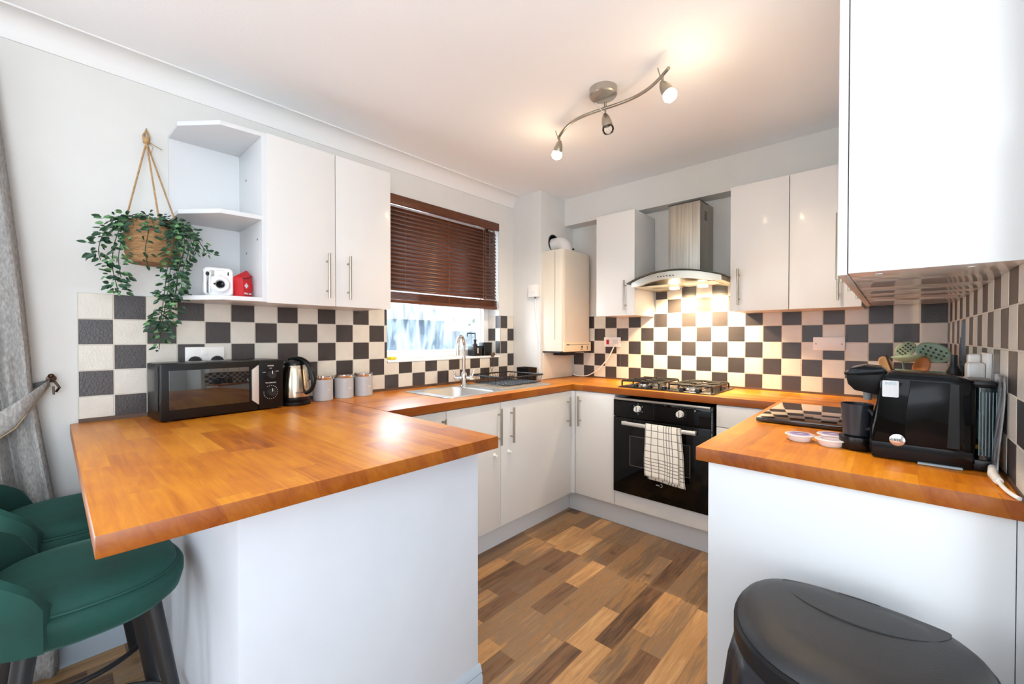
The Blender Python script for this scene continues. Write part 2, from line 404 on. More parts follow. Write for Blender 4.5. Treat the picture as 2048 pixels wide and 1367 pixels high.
# ---- tiled splashbacks: real tiles with grout joints, chequered
TZ = .909
def tiles(name, axis, fixed, nrm, o0, regions, parity, lo=0):
    """regions: list of (u0,u1,z0,z1) in wall coordinates; tiles on a 100 mm grid from o0, TZ"""
    bm = B(); mats = [TILEL, TILED, GROUT]; g = .0018; th = .007; ch = .0012
    for (u0, u1, z0, z1) in regions:
        a = (fixed-nrm*.0085, u0, z0) if axis == 'x' else (u0, fixed-nrm*.0085, z0)
        b_ = (fixed-nrm*.001, u1, z1) if axis == 'x' else (u1, fixed-nrm*.001, z1)
        n0 = len(bm.faces); box(bm, tuple(map(min, a, b_)), tuple(map(max, a, b_))); bm.faces.ensure_lookup_table()
        for f in bm.faces[n0:]: f.material_index = 2
        i = math.floor((u0-o0)/.1+1e-6)
        while o0+i*.1 < u1-.004:
            k = math.floor((z0-TZ)/.1+1e-6)
            while TZ+k*.1 < z1-.004:
                a0, a1 = max(u0, o0+i*.1+g), min(u1, o0+(i+1)*.1-g); c0, c1 = max(z0, TZ+k*.1+g), min(z1, TZ+(k+1)*.1-g)
                if a1-a0 > .004 and c1-c0 > .004:
                    back = [(a0, c0), (a1, c0), (a1, c1), (a0, c1)]; fr = [(a0+ch, c0+ch), (a1-ch, c0+ch), (a1-ch, c1-ch), (a0+ch, c1-ch)]
                    def P(q, d): return (fixed+nrm*d, q[0], q[1]) if axis == 'x' else (q[0], fixed+nrm*d, q[1])
                    r0 = [bm.verts.new(P(q, -.004)) for q in back]; r1 = [bm.verts.new(P(q, -ch)) for q in back]; r2 = [bm.verts.new(P(q, rnd.uniform(-.0003, .0002))) for q in fr]
                    fs = [bm.faces.new(r2)]
                    for A, Bq in ((r0, r1), (r1, r2)):
                        for q in range(4): fs.append(bm.faces.new((A[q], A[(q+1) % 4], Bq[(q+1) % 4], Bq[q])))
                    mi = 0 if (i+k) % 2 == parity else 1
                    for f in fs: f.material_index = mi
                k += 1
            i += 1
    return struct(name, bm, mats, smooth=False)
L0 = .069
tiles('trim_2', 'x', XL, 1, L0, [(.069, WY0-.003, .925, 1.409), (WY0-.003, WY1+.003, .925, WZ0-.004), (WY1+.003, PYY-.002, .925, 1.409)], 0)
tiles('trim_3', 'y', YB, -1, -1.807, [(PX+.012, -1.572, .921, 1.41), (-1.572, -1.293, .921, 1.41), (-1.293, -.708, .921, 1.62), (-.708, XR+.001, .921, 1.43)], 0)
tiles('trim_4', 'x', XR, -1, 1.384, [(1.284, YB-.002, .921, 1.43)], 1)
tiles('trim_5', 'y', WY1-.002, -1, XL-.05, [(fx+.02, XL+.001, WZ0+.012, 1.409)], 1)
bm = B(); box(bm, (WLx, .069, WT-.002), (XL+.003, PYY, .926)); struct('trim_6', bm, SEAL)
bm = B(); box(bm, (PX, YB-.002, WT-.002), (XR, WBy, .922)); box(bm, (XR-.002, 1.3, WT-.002), (WRx, YB, .922)); struct('trim_7', bm, SEAL)
# ---- breakfast-bar half wall under the peninsula
PW = -1.06
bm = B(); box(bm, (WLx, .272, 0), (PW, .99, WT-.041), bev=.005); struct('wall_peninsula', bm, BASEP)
bm = B(); prof = [(0, 0), (.016, 0), (.016, .07), (.011, .078), (.013, .084), (.008, .10), (0, .108)]
prism(bm, [(PW+a, b) for a, b in prof], .262, .995, 'y')
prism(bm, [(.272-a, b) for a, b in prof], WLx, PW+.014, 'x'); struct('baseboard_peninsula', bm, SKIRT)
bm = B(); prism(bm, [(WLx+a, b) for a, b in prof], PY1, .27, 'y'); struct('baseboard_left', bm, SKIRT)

# ------------------------------------------------------------------ worktops
def worktop(name, label, boxes, mat, bev=.003):
    bm = B()
    for a, b_ in boxes: box(bm, a, b_, bev=bev)
    tag(obj(name, bm, mat), label, 'worktop')
T0 = WT-.04
SX = -1.665   # front of the sink run worktop
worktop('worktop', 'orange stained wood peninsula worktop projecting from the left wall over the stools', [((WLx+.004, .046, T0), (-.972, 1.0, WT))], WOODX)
sy0, sy1, sx0, sx1 = 1.485, 1.825, -2.15, -1.765  # bowl cut-out
bm = B()
xa, ya, yb = WLx+.004, 1.0015, PYY-.001
outer = [(xa, ya), (SX, ya), (SX, 2.4435), (SX-.02, 2.463), (-1.98, yb), (xa, yb)]
hole = [(sx0, sy0), (sx1, sy0), (sx1, sy1), (sx0, sy1)]
def slab_with_hole(bm, boxes):
    for a, b_ in boxes: box(bm, a, b_)
slab_with_hole(bm, [((xa, ya, T0), (SX, sy0, WT)), ((xa, sy0, T0), (sx0, sy1, WT)), ((sx1, sy0, T0), (SX, sy1, WT)), ((xa, sy1, T0), (SX, 2.4635, WT)), ((xa, 2.4635, T0), (PX-.001, yb, WT))])
bmesh.ops.remove_doubles(bm, verts=bm.verts, dist=.0001)
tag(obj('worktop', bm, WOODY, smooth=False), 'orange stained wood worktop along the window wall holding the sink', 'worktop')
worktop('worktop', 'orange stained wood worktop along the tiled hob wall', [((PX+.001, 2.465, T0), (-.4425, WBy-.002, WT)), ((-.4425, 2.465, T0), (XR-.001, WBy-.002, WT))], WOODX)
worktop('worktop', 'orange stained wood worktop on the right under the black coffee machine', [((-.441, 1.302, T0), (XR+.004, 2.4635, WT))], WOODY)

# ------------------------------------------------------------------ cabinets
def cab(name, label, cat, a, b_, group=None):
    return thing(name, label, cat, ((a[0]+b_[0])/2, (a[1]+b_[1])/2, a[2]), 0, group)
def door(root, a, b_, n='door', mat=None, bev=.0025):
    bm = B(); box(bm, a, b_, bev=bev); return obj(n, bm, mat or WHITE, root)
# left wall cabinet: two doors
DX = -1.975; z0, z1 = 1.389, 2.104
a, b_ = (XL+.002, .628, z0), (DX-.019, 1.212, z1)
r = cab('wall_cabinet', 'white gloss double-door wall cabinet beside the window with brown blind', 'wall cabinet', a, b_)
bm = B(); box(bm, a, b_, bev=.001); obj('body', bm, CARC, r)
d = door(r, (DX-.018, .623, z0-.004), (DX, .917, z1)); bar_handle(d, (DX, .876, 1.42), (DX, .876, 1.628), (1, 0, 0))
d = door(r, (DX-.018, .920, z0-.004), (DX, 1.2145, z1)); bar_handle(d, (DX, .978, 1.42), (DX, .978, 1.628), (1, 0, 0))
# open end shelves
r = thing('corner_shelf_unit', 'white open end shelf unit with angled shelves beside the hanging plant', 'shelf unit', (-2.15, .47, z0))
SY = .345
poly = [(XL+.002, SY), (-2.16, SY+.012), (-2.10, .40), (-1.99, .606), (XL+.002, .606)]
poly = [(XL+.002, SY), (-2.135, SY+.004), (-1.996, .462), (-1.985, .606), (XL+.002, .606)]
for n_, zz, h in (('shelf', z0, .018), ('shelf', 1.735, .018), ('shelf', z1-.018, .018)):
    bm = B(); prism(bm, poly, zz, zz+h, 'z', bev=.002); obj(n_, bm, CARC, r)
bm = B(); box(bm, (XL+.002, .606, z0), (-1.985, .624, z1), bev=.001); obj('side_panel', bm, CARC, r)
bm = B(); box(bm, (WLx+.001, SY, z0), (XL+.004, .606, z1)); obj('back_panel', bm, CARC, r)
PINM = M('pin_grey', '77787a', .4)
for y, z in ((-2.19, 1.95), (-2.19, 1.62), (-2.04, 1.66)):
    bm = B(); cyl(bm, (y, .6055, z), (y, .6035, z), .004, seg=10); obj('shelf_pin', bm, PINM, r)

# back wall cabinets
DY = 2.65; z0, z1 = 1.389, 2.10
a, b_ = (-1.592, DY+.019, z0), (-1.302, YB-.001, z1)
r = cab('wall_cabinet', 'white gloss single-door wall cabinet between the boiler and the cooker hood', 'wall cabinet', a, b_)
bm = B(); box(bm, a, b_, bev=.001); obj('body', bm, CARC, r)
d = door(r, (-1.594, DY, z0-.002), (-1.300, DY+.018, z1)); bar_handle(d, (-1.363, DY, 1.42), (-1.363, DY, 1.625), (0, -1, 0))
a, b_ = (-.706, DY+.019, z0), (-.121, YB-.001, z1)
r = cab('wall_cabinet', 'white gloss double-door wall cabinet right of the cooker hood', 'wall cabinet', a, b_)
bm = B(); box(bm, a, b_, bev=.001); obj('body', bm, CARC, r)
d = door(r, (-.708, DY, z0-.002), (-.4225, DY+.018, z1)); bar_handle(d, (-.662, DY, 1.42), (-.662, DY, 1.625), (0, -1, 0))
d = door(r, (-.4195, DY, z0-.002), (-.122, DY+.018, z1)); bar_handle(d, (-.212, DY, 1.42), (-.212, DY, 1.625), (0, -1, 0))
# right run of wall cabinets, doors face left
RX = -.104; ry0 = 1.277
units = [(1.277, 1.685, 'white gloss wall cabinet nearest the camera at the top right'),
         (1.6865, 1.93, 'narrow white wall cabinet on the right wall, just behind the nearest top-right one'),
         (1.9315, 2.12, 'narrow white wall cabinet on the right wall, second behind the nearest top-right one'),
         (2.1215, 2.640, 'white wall cabinet on the right wall, farthest in by the tiled back corner')]
for i, (ya_, yb_, lab) in enumerate(units):
    a, b_ = (RX+.020, ya_, z0), (XR-.001, yb_, z1)
    r = cab('wall_cabinet', lab, 'wall cabinet', a, b_)
    bm = B(); box(bm, a, b_, bev=.001)
    if i == 0:
        for xx in (-.03, .12): cyl(bm, (xx, ya_+.05, z0+.001), (xx, ya_+.05, z0-.002), .007, seg=12)
    obj('body', bm, GPANEL, r)
    d = door(r, (RX, ya_, z0-.003), (RX+.018, yb_-.001, z1)); hy = (1.63, 1.743, 2.07, 2.50)[i]
    bar_handle(d, (RX, hy, 1.416), (RX, hy, 1.62), (-1, 0, 0), r=.006, stand=.028)
# base cabinets
bz0, bz1 = .15, T0-.001
FX = -1.675; FY = 2.475
# wide corner doors on the sink run
def knob_lock(root, loc, out):
    bm = B(); o_ = Vector(out); p = Vector(loc)
    lathe(bm, [(0, 0), (.011, 0), (.011, .004), (.006, .006), (.005, .014), (.009, .018), (.009, .022), (0, .024)], p, 16, out)
    return obj('child_lock', bm, PLAS, root)
a, b_ = (-2.24, 1.345, bz0), (FX-.020, 1.740, bz1-.0)
r = cab('base_cabinet', 'white gloss base cabinet under the sink bowl, beside the peninsula', 'base cabinet', a, b_)
bm = B(); box(bm, (-2.24, 1.346, bz0), (FX-.020, 1.739, bz1-.16)); obj('body', bm, CARC, r)
d = door(r, (FX-.018, 1.345, bz0-.004), (FX, 1.740, bz1-.004)); bar_handle(d, (FX, 1.719, .625), (FX, 1.719, .832), (1, 0, 0)); knob_lock(d, (FX, 1.69, .569), (1, 0, 0))
a, b_ = (-2.24, 1.743, bz0), (FX-.020, 2.43, bz1)
r = cab('base_cabinet', 'wide white gloss base cabinet with two bar handles under the draining board', 'base cabinet', a, b_)
bm = B(); box(bm, (-2.24, 1.744, bz0), (FX-.020, 2.47, .70)); obj('body', bm, CARC, r)
d = door(r, (FX-.018, 1.743, bz0-.004), (FX, 2.452, bz1-.004)); bar_handle(d, (FX, 1.824, .621), (FX, 1.824, .828), (1, 0, 0)); bar_handle(d, (FX, 2.402, .626), (FX, 2.402, .828), (1, 0, 0)); knob_lock(d, (FX, 1.807, .568), (1, 0, 0))
a, b_ = (-2.24, 1.001, bz0), (FX-.020, 1.343, bz1)
r = cab('base_cabinet', 'white drawer base cabinet mostly hidden behind the peninsula worktop', 'base cabinet', a, b_)
bm = B(); box(bm, (-2.24, 1.002, bz0), (FX-.020, 1.343, bz1-.001)); obj('body', bm, CARC, r)
d = door(r, (FX-.018, 1.0015, .70), (FX, 1.342, bz1-.004), n='drawer'); bar_handle(d, (FX, 1.318, .80), (FX, 1.318, .83), (1, 0, 0), r=.005, inset=.012)
door(r, (FX-.018, 1.0015, bz0-.004), (FX, 1.342, .697))
# hob wall: narrow unit, oven housing, right filler
a, b_ = (-1.655, FY+.020, bz0), (-1.350, 2.95, bz1)
r = cab('base_cabinet', 'narrow white gloss base cabinet left of the oven', 'base cabinet', a, b_)
bm = B(); box(bm, a, b_); obj('body', bm, CARC, r)
bm = B(); box(bm, (FX-.018, 2.4535, bz0), (-1.6525, FY+.019, bz1-.004)); obj('corner_post', bm, CARC, r)
d = door(r, (-1.650, FY, bz0-.004), (-1.350, FY+.018, bz1-.004)); bar_handle(d, (-1.612, FY, .626), (-1.612, FY, .832), (0, -1, 0))
r = cab('oven_housing', 'white gloss oven housing panel below the black oven', 'base cabinet', (-1.347, FY, bz0), (-.745, 2.95, .245))
bm = B(); box(bm, (-1.3475, FY, bz0-.004), (-.7465, FY+.018, .243), bev=.0025); obj('panel', bm, WHITE, r)
bm = B(); box(bm, (-1.3475, FY+.02, bz0), (-.7465, 2.95, .238)); obj('body', bm, CARC, r)
r = cab('base_cabinet', 'white base cabinet right of the oven, in the inner corner', 'base cabinet', (-.735, FY, bz0), (-.44, 2.95, bz1))
bm = B(); box(bm, (-.728, FY+.02, bz0), (-.43, 2.95, bz1)); obj('body', bm, CARC, r)
bm = B(); box(bm, (-.7275, FY, .745), (-.44, FY+.018, bz1-.004), bev=.0025); obj('drawer', bm, WHITE, r)
bm = B(); box(bm, (-.7275, FY, bz0-.004), (-.44, FY+.018, .742), bev=.0025); obj('door', bm, WHITE, r)
# right run, seen as its end panel
r = cab('base_cabinet', 'white base cabinet with plain end panel behind the black bin', 'base cabinet', (-.39, 1.305, 0), (XR, 2.46, bz1))
bm = B(); box(bm, (-.409, 1.318, 0), (.185, 1.336, bz1), bev=.001); obj('end_panel', bm, CARC, r)
bm = B(); box(bm, (-.388, 1.337, bz0), (.188, 2.46, bz1)); obj('body', bm, CARC, r)
bm = B(); box(bm, (.1865, 1.319, 0), (.1995, 1.336, bz1)); obj('filler_strip', bm, CARC, r)
bm = B(); box(bm, (-.408, 1.3375, bz0), (-.390, 1.90, bz1-.004), bev=.002); obj('door', bm, WHITE, r)
bm = B(); box(bm, (-.408, 1.903, bz0), (-.390, 2.45, bz1-.004), bev=.002); obj('door', bm, WHITE, r)
# kickboards
bm = B(); box(bm, (-1.765, 1.0, 0), (-1.747, 2.551, .146)); tag(obj('kickboard', bm, CARC), 'white kickboard under the sink run of cabinets', 'kickboard')
bm = B(); box(bm, (-1.745, 2.534, 0), (-.40, 2.552, .146)); tag(obj('kickboard', bm, CARC), 'white kickboard along the floor under the oven', 'kickboard')
# ------------------------------------------------------------------ oven
OY = 2.455; ox0, ox1 = -1.346, -.745
r = thing('oven', 'black glass built-in oven with checked tea towel on its handle', 'oven', (-1.0455, OY, .245))
bm = B(); box(bm, (ox0+.012, OY+.024, .25), (ox1-.03, 2.93, .838)); obj('casing', bm, BLACKM, r)
bm = B(); box(bm, (ox0, OY, .731), (ox1-.006, OY+.022, .838), bev=.002); cp = obj('control_panel', bm, OGLASS, r)
bm = B(); box(bm, (ox0+.002, OY-.002, .8385), (ox1-.008, OY+.022, .851), bev=.0015); obj('steel_trim', bm, STEEL, cp)
JM = M('joint', '000000', .6)
for xj in (ox0+.055, -1.08):
    bm = B(); box(bm, (xj, OY-.0008, .735), (xj+.002, OY+.001, .834)); obj('panel_joint', bm, JM, cp)
for kx in (-1.178, -.917):
    bm = B(); lathe(bm, [(0, .026), (.0165, .026), (.0185, .023), (.0195, .004), (.021, 0)], (kx, OY, .793), 28, (0, -1, 0)); k = obj('knob', bm, M('knob_white', 'd9d9d6', .25), cp)
    bm = B(); box(bm, (kx-.0018, OY-.0275, .778), (kx+.0018, OY-.0255, .811)); obj('pointer', bm, DARKP, k)
for kx, angs in ((-1.178, (90, 150, 30, 205, 330, 270)), (-.917, (90, 60, 30, 0, -30, -60, 120, 210, 240, -90))):
    for a_ in angs:
        q = math.radians(a_); w = .0045 if kx < -1 else .0016
        bm = B(); box(bm, (kx+.031*math.cos(q)-w/2, OY-.0008, .793+.031*math.sin(q)-w/3), (kx+.031*math.cos(q)+w/2, OY+.0004, .793+.031*math.sin(q)+w/3)); obj('dial_mark', bm, PRINT, cp)
bm = B(); box(bm, (-.838, OY-.0008, .818), (-.832, OY+.0004, .823)); obj('lamp_mark', bm, PRINT, cp)
bm = B(); box(bm, (ox0, OY, .2465), (ox1-.006, OY+.022, .727), bev=.002); dr = obj('door', bm, OGLASS, r)
bm = B(); wx0, wx1, wz0, wz1 = -1.235, -.86, .43, .62
for q in ((wx0, wx1, wz0, wz0+.005), (wx0, wx1, wz1-.005, wz1), (wx0, wx0+.005, wz0, wz1), (wx1-.005, wx1, wz0, wz1)): box(bm, (q[0], OY-.0006, q[2]), (q[1], OY+.001, q[3]))
obj('window_border', bm, M('oven_grey', '4c4a48', .3), dr)
bm = B(); box(bm, (wx0+.005, OY-.0004, wz0+.005), (wx1-.005, OY+.001, wz1-.005)); obj('window', bm, M('oven_window', '1d1c1c', .06, spec=.3), dr)
bm = B(); n = 16
def hnd(u, v):
    x = -1.272+u*.45; bow = .040-.010*(2*u-1)**2
    a_ = v*2*PI; return (x, OY-bow-.006*math.cos(a_), .699+.0125*math.sin(a_))
g = surf(bm, hnd, n, 17)
bm.faces.new([g[0][j] for j in range(16)]); bm.faces.new([g[-1][j] for j in range(16)])
for x in (-1.262, -.832): box(bm, (x-.007, OY-.034, .690), (x+.007, OY+.001, .708), bev=.002)
bmesh.ops.remove_doubles(bm, verts=bm.verts, dist=.0001)
obj('handle', bm, M('handle_silver', 'd2d0cb', .3, .6), dr)
text('logo', 'cata', .014, PRINT, dr, (-1.05, OY-.0006, .348), (1, 0, 0), (0, 0, 1))
bm = B(); tube(bm, [(-1.030+.0075*math.cos(t_), OY-.0006, .349+.0095*math.sin(t_)) for t_ in [-1.9+i*.38 for i in range(11)]], .0011, 6); obj('logo_mark', bm, PRINT, dr)
bm = B(); box(bm, (ox1-.005, OY+.004, .25), (ox1+.004, OY+.03, .85));
obj('side_trim', bm, M('side_rail_grey', '3a3f44', .35, .5), r)
bm = B()
for k in range(46):
    if k % 9 != 8: box(bm, (ox1-.002, OY+.003, .27+k*.0125), (ox1+.001, OY+.0045, .277+k*.0125))
obj('vent_slots', bm, M('slot_light', '9aa0a4', .4), r)

# tea towel folded over the handle
TWM, nt, b = newmat('checked_towel')
tc = N(nt, 'ShaderNodeTexCoord'); sp = N(nt, 'ShaderNodeSeparateXYZ'); L(nt, tc.outputs['UV'], sp.inputs[0])
def lines(src, ps, w):
    s = None
    for p in ps:
        q = math_(nt, 'LESS_THAN', math_(nt, 'ABSOLUTE', math_(nt, 'SUBTRACT', src, p)), w); s = q if s is None else math_(nt, 'MAXIMUM', s, q)
    return s
lu = lines(sp.outputs[0], (.02, .20, .40, .58, .66, .74, .82, .98), .011)
lv = lines(sp.outputs[1], (.08, .20, .32, .44, .56, .68, .735, .79, .845, .90), .006)
wv = N(nt, 'ShaderNodeTexNoise', i_Scale=90.0, i_Detail=2.0); L(nt, tc.outputs['UV'], wv.inputs['Vector'])
fac = math_(nt, 'MULTIPLY', math_(nt, 'MAXIMUM', lu, lv), math_(nt, 'MULTIPLY_ADD', wv.outputs['Fac'], .9, .35))
mx = N(nt, 'ShaderNodeMix', data_type='RGBA'); L(nt, fac, mx.inputs['Factor']); mx.inputs[6].default_value = (*hx('efebe2'), 1); mx.inputs[7].default_value = (*hx('3d3a3c'), 1)
L(nt, mx.outputs[2], b.inputs['Base Color']); b.inputs['Roughness'].default_value = .95
bq = N(nt, 'ShaderNodeBump', i_Strength=.4, i_Distance=.002); L(nt, wv.outputs['Fac'], bq.inputs['Height']); L(nt, bq.outputs[0], b.inputs['Normal'])
def towel_layer(bm, x0, x1, zb, side, phase, skew):
    uvl = bm.loops.layers.uv.verify(); nu, nv = 22, 26
    pts = {}
    def f(i, j):
        u = i/(nu-1); v = j/(nv-1)
        top = .714; fx_ = x0+(x1-x0)*u
        if v < .12:
            a_ = (v/.12)*PI/2
            y = OY-.040-side*.010*math.sin(a_); z = top+.004*math.cos(a_)-.004*(1-math.cos(a_))
        else:
            q = (v-.12)/.88
            y = OY-.040-side*(.010+(.010*q if side > 0 else -.004*q)); z = top-.004-q*(top-zb)
            y -= side*.006*q*math.sin(u*9+phase)
            fx_ += skew*q*u+.004*q*math.sin(v*7+u*5)
        z -= .014*u*v if side > 0 else 0
        return (fx_, y, z)
    g = [[bm.verts.new(f(i, j)) for j in range(nv)] for i in range(nu)]
    for i in range(nu-1):
        for j in range(nv-1):
            fc = bm.faces.new((g[i][j], g[i+1][j], g[i+1][j+1], g[i][j+1]))
            for lp, (a_, c_) in zip(fc.loops, ((i, j), (i+1, j), (i+1, j+1), (i, j+1))): lp[uvl].uv = (a_/(nu-1), c_/(nv-1))
bm = B(); towel_layer(bm, -1.108, -.915, .415, 1, .4, .022)
towel_layer(bm, -1.092, -.898, .395, .35, 1.7, .03)
tag(obj('tea_towel', bm, TWM, thick=.003), 'white tea towel with dark checks hanging over the oven handle', 'tea towel')

# ------------------------------------------------------------------ gas hob
hx0, hx1, hy0, hy1 = -1.345, -.758, 2.515, 2.925; hz = WT
r = thing('gas_hob', 'stainless gas hob with black pan supports set in the back worktop', 'hob', ((hx0+hx1)/2, (hy0+hy1)/2, hz))
bm = B(); loft(bm, [ring3(rrect((hx0+hx1)/2, (hy0+hy1)/2, (hx1-hx0)/2-k, (hy1-hy0)/2-k, .02), z) for k, z in ((.004, hz), (0, hz+.003), (0, hz+.006), (.004, hz+.009))]); obj('hob_plate', bm, M('hob_plate_steel', '4a4846', .22, .9), r)
bm = B(); box(bm, (hx0-.004, hy0-.004, hz-.0005), (hx1+.004, hy1+.004, hz+.004), bev=.001); obj('seal_rim', bm, BLACKM, r)
for bx_, by_, br in ((-1.215, 2.80, .036), (-1.215, 2.625, .028), (-.90, 2.80, .028), (-.90, 2.63, .046)):
    z = hz+.009
    bm = B(); lathe(bm, [(br*1.5, 0), (br*1.5, .003), (br*1.2, .006), (br*1.15, .014), (br*1.0, .015), (0, .015)], (bx_, by_, z), 32); q = obj('burner', bm, M('burner_alu', 'c9c5bd', .25, 1), r)
    bm = B(); lathe(bm, [(br*.98, .0155), (br*1.02, .018), (br*1.0, .023), (br*.8, .025), (0, .025)], (bx_, by_, z), 32); obj('burner_cap', bm, IRON if br < .04 else CHROME, q)
for sx_ in (-1.215, -.90):
    bm = B(); z = hz+.042; hw, y0, y1 = .125, 2.552, 2.885; rr_ = .0055
    for y in (y0+.005, (y0+y1)/2, y1-.005): tube(bm, [(sx_-hw, y, z-.032), (sx_-hw, y, z-.004), (sx_-hw+.006, y, z), (sx_+hw-.006, y, z), (sx_+hw, y, z-.004), (sx_+hw, y, z-.032)], rr_, 8)
    for x in (sx_-hw+.004, sx_+hw-.004): tube(bm, [(x, y0, z-.003), (x, y1, z-.003)], rr_, 8)
    for by_ in (2.625, 2.80):
        for dx, dy in ((1, 0), (-1, 0), (0, 1), (0, -1)):
            e0 = (sx_+dx*.018, by_+dy*.018, z+.002); e1 = (sx_+dx*.122, min(max(by_+dy*.085, y0), y1), z-.001); tube(bm, [e0, e1], rr_*.9, 8)
    obj('pan_support', bm, IRON, r)
for k in range(5):
    x = -1.235+k*.0925+(.02 if k > 2 else 0); bm = B(); lathe(bm, [(.021, 0), (.0195, .012), (.017, .018), (0, .019)], (x, 2.538, hz+.009), 24); kb = obj('knob', bm, BLACK, r)
    bm = B(); box(bm, (x-.002, 2.522, hz+.0275), (x+.002, 2.538, hz+.029)); obj('pointer', bm, PRINT, kb)

# ------------------------------------------------------------------ cooker hood
cx0, cx1 = -1.10, -.90
r = thing('cooker_hood', 'stainless chimney cooker hood with curved glass canopy and two lit lamps', 'cooker hood', (-1.0, YB-.002, 1.56))
bm = B(); box(bm, (cx0, 2.722, 1.60), (cx1, 2.861, 2.092), bev=.006); box(bm, (cx0+.001, 2.85, 1.60), (cx1-.001, YB-.001, 2.10)); obj('chimney', bm, STEELV, r)
bm = B(); box(bm, (cx0-.001, 2.721, 2.089), (cx1+.001, 2.860, 2.094)); obj('chimney_rim', bm, BLACKM, r)
bm = B()
for k in range(5): box(bm, (cx1-.0005, 2.80+(k%3)*.0+.0, 1.985+k*.012), (cx1+.001, 2.845, 1.991+k*.012))
obj('vent_grille', bm, DARKP, r)
def arcz(x): t_ = (x+1.0)/.30; return 1.636-.054*t_*t_
def fronty(x): t_ = (x+1.0)/.30; return 2.475+.062*t_*t_
bm = B(); nn = 28
for s_, zz in ((1, .006), (-1, 0)):
    pass
G = []
for i in range(nn+1):
    x = -1.298+i/nn*.594
    G.append([bm.verts.new((x, y, arcz(x)+dz)) for y, dz in ((fronty(x), 0), (fronty(x), .005), (YB-.004, .005), (YB-.004, 0))])
for p_, q_ in zip(G, G[1:]):
    for k in range(4): bm.faces.new((p_[k], p_[(k+1) % 4], q_[(k+1) % 4], q_[k]))
bm.faces.new(G[0]); bm.faces.new(G[-1][::-1]); obj('glass_canopy', bm, GREENG, r)
# dark ground edge of the glass
bm = B(); tube(bm, [(-1.298+i/nn*.594, fronty(-1.298+i/nn*.594)-.001, arcz(-1.298+i/nn*.594)+.0025) for i in range(nn+1)], .0032, 8); obj('glass_edge', bm, M('glass_edge_green', '3c4a42', .15), r)
bm = B(); F_, Bk = [], []
zb = 1.563
def bfront(x): return fronty(x)+.022
xs = [-1.272+i/nn*.545 for i in range(nn+1)]
rows = [[(x, bfront(x), arcz(x)-.002), (x, bfront(x)+.004, max(zb, arcz(x)-.046)), (x, YB-.006, max(zb-.0, arcz(x)-.046)), (x, YB-.006, arcz(x)-.002)] for x in xs]
R = [[bm.verts.new(p) for p in q] for q in rows]
for p_, q_ in zip(R, R[1:]):
    for k in range(4): bm.faces.new((p_[k], p_[(k+1) % 4], q_[(k+1) % 4], q_[k]))
bm.faces.new(R[0]); bm.faces.new(R[-1][::-1]); obj('hood_body', bm, M('hood_satin', 'c9c3b6', .35, .7), r)
bm = B()
for k in range(6):
    x = -1.075+k*.019; cyl(bm, (x, bfront(x)+.001, 1.607), (x, bfront(x)-.002, 1.607), .0036, seg=12)
obj('push_buttons', bm, DARKP, r)
for x in (-1.085, -.905):
    bm = B(); lathe(bm, [(0, 0), (.028, 0), (.03, .003), (.03, .006)], (x, 2.79, zb+.0005), 24, (0, 0, -1)); lm = obj('hood_lamp', bm, HALO, r)
bm = B()
for x0_, x1_ in ((-1.23, -1.01), (-.985, -.77)): box(bm, (x0_, 2.56, zb-.002), (x1_, 2.75, zb+.001), bev=.001)
obj('grease_filter', bm, STEEL, r)

# ------------------------------------------------------------------ boiler
gx0, gx1, gy0, gy1, gz0, gz1 = PX+.001, -1.828, 2.562, 2.955, 1.120, 1.897
r = thing('boiler', 'cream wall-mounted gas boiler on the corner pillar', 'boiler', (PX, 2.76, gz0))
bm = B()
def brings(x0, x1, y0, y1):
    return [ring3([(x0, y0), (x1-.03, y0), (x1-.012, y0+.006), (x1-.002, y0+.02), (x1, y0+.04), (x1, y1-.04), (x1-.002, y1-.02), (x1-.012, y1-.006), (x1-.03, y1), (x0, y1)], z) for z in (gz0+.012, gz1)]
loft(bm, brings(gx0, gx1, gy0, gy1)); obj('casing', bm, CREAM, r)
bm = B(); box(bm, (gx0+.004, gy0+.006, gz0), (gx1-.03, gy1-.006, gz0+.0115)); obj('underside', bm, DARKP, r)
bm = B(); box(bm, (gx0+.035, 2.66, gz0-.022), (gx1-.045, 2.80, gz0)); obj('pipe_cover', bm, BLACKM, r)
bm = B(); box(bm, (gx1-.004, gy0+.012, gz0+.008), (gx1+.006, gy1-.006, gz0+.083), bev=.003); cpn = obj('control_panel', bm, YELLOWED, r)
bm = B(); x = gx1+.006
box(bm, (x-.001, gy0+.045, gz0+.058), (x+.001, gy0+.085, gz0+.065)); box(bm, (x-.001, gy0+.09, gz0+.060), (x+.001, gy1-.035, gz0+.0625))
cyl(bm, (x, gy0+.25, gz0+.043), (x+.006, gy0+.25, gz0+.043), .008, seg=16); box(bm, (x-.001, gy0+.235, gz0+.022), (x+.001, gy0+.265, gz0+.028))
box(bm, (x-.001, gy0+.325, gz0+.02), (x+.001, gy0+.335, gz0+.05)); obj('dials', bm, M('dial_brown', '5d4a2e', .5), cpn)
bm = B(); box(bm, (gx0+.12, gy0-.0006, gz0+.1), (gx0+.123, gy0+.001, gz1-.01)); obj('casing_seam', bm, M('seam_grey', '6c675c', .6), r)
bm = B(); fl = [(gx1-.075, 2.705, gz1-.004)]+[(gx1-.075-.06*(1-math.cos(t_)), 2.705, gz1+.03+.06*math.sin(t_)) for t_ in [i*PI/2/8 for i in range(9)]]+[(PX+.002, 2.705, gz1+.09)]
fl = [(a_ if a_ > PX+.002 else PX+.002, b2, c2) for a_, b2, c2 in fl]
tube(bm, [(a_, b2, c2-.016) for a_, b2, c2 in fl], .052, 24); obj('flue_elbow', bm, M('flue_white', 'dcd9d8', .45), r)
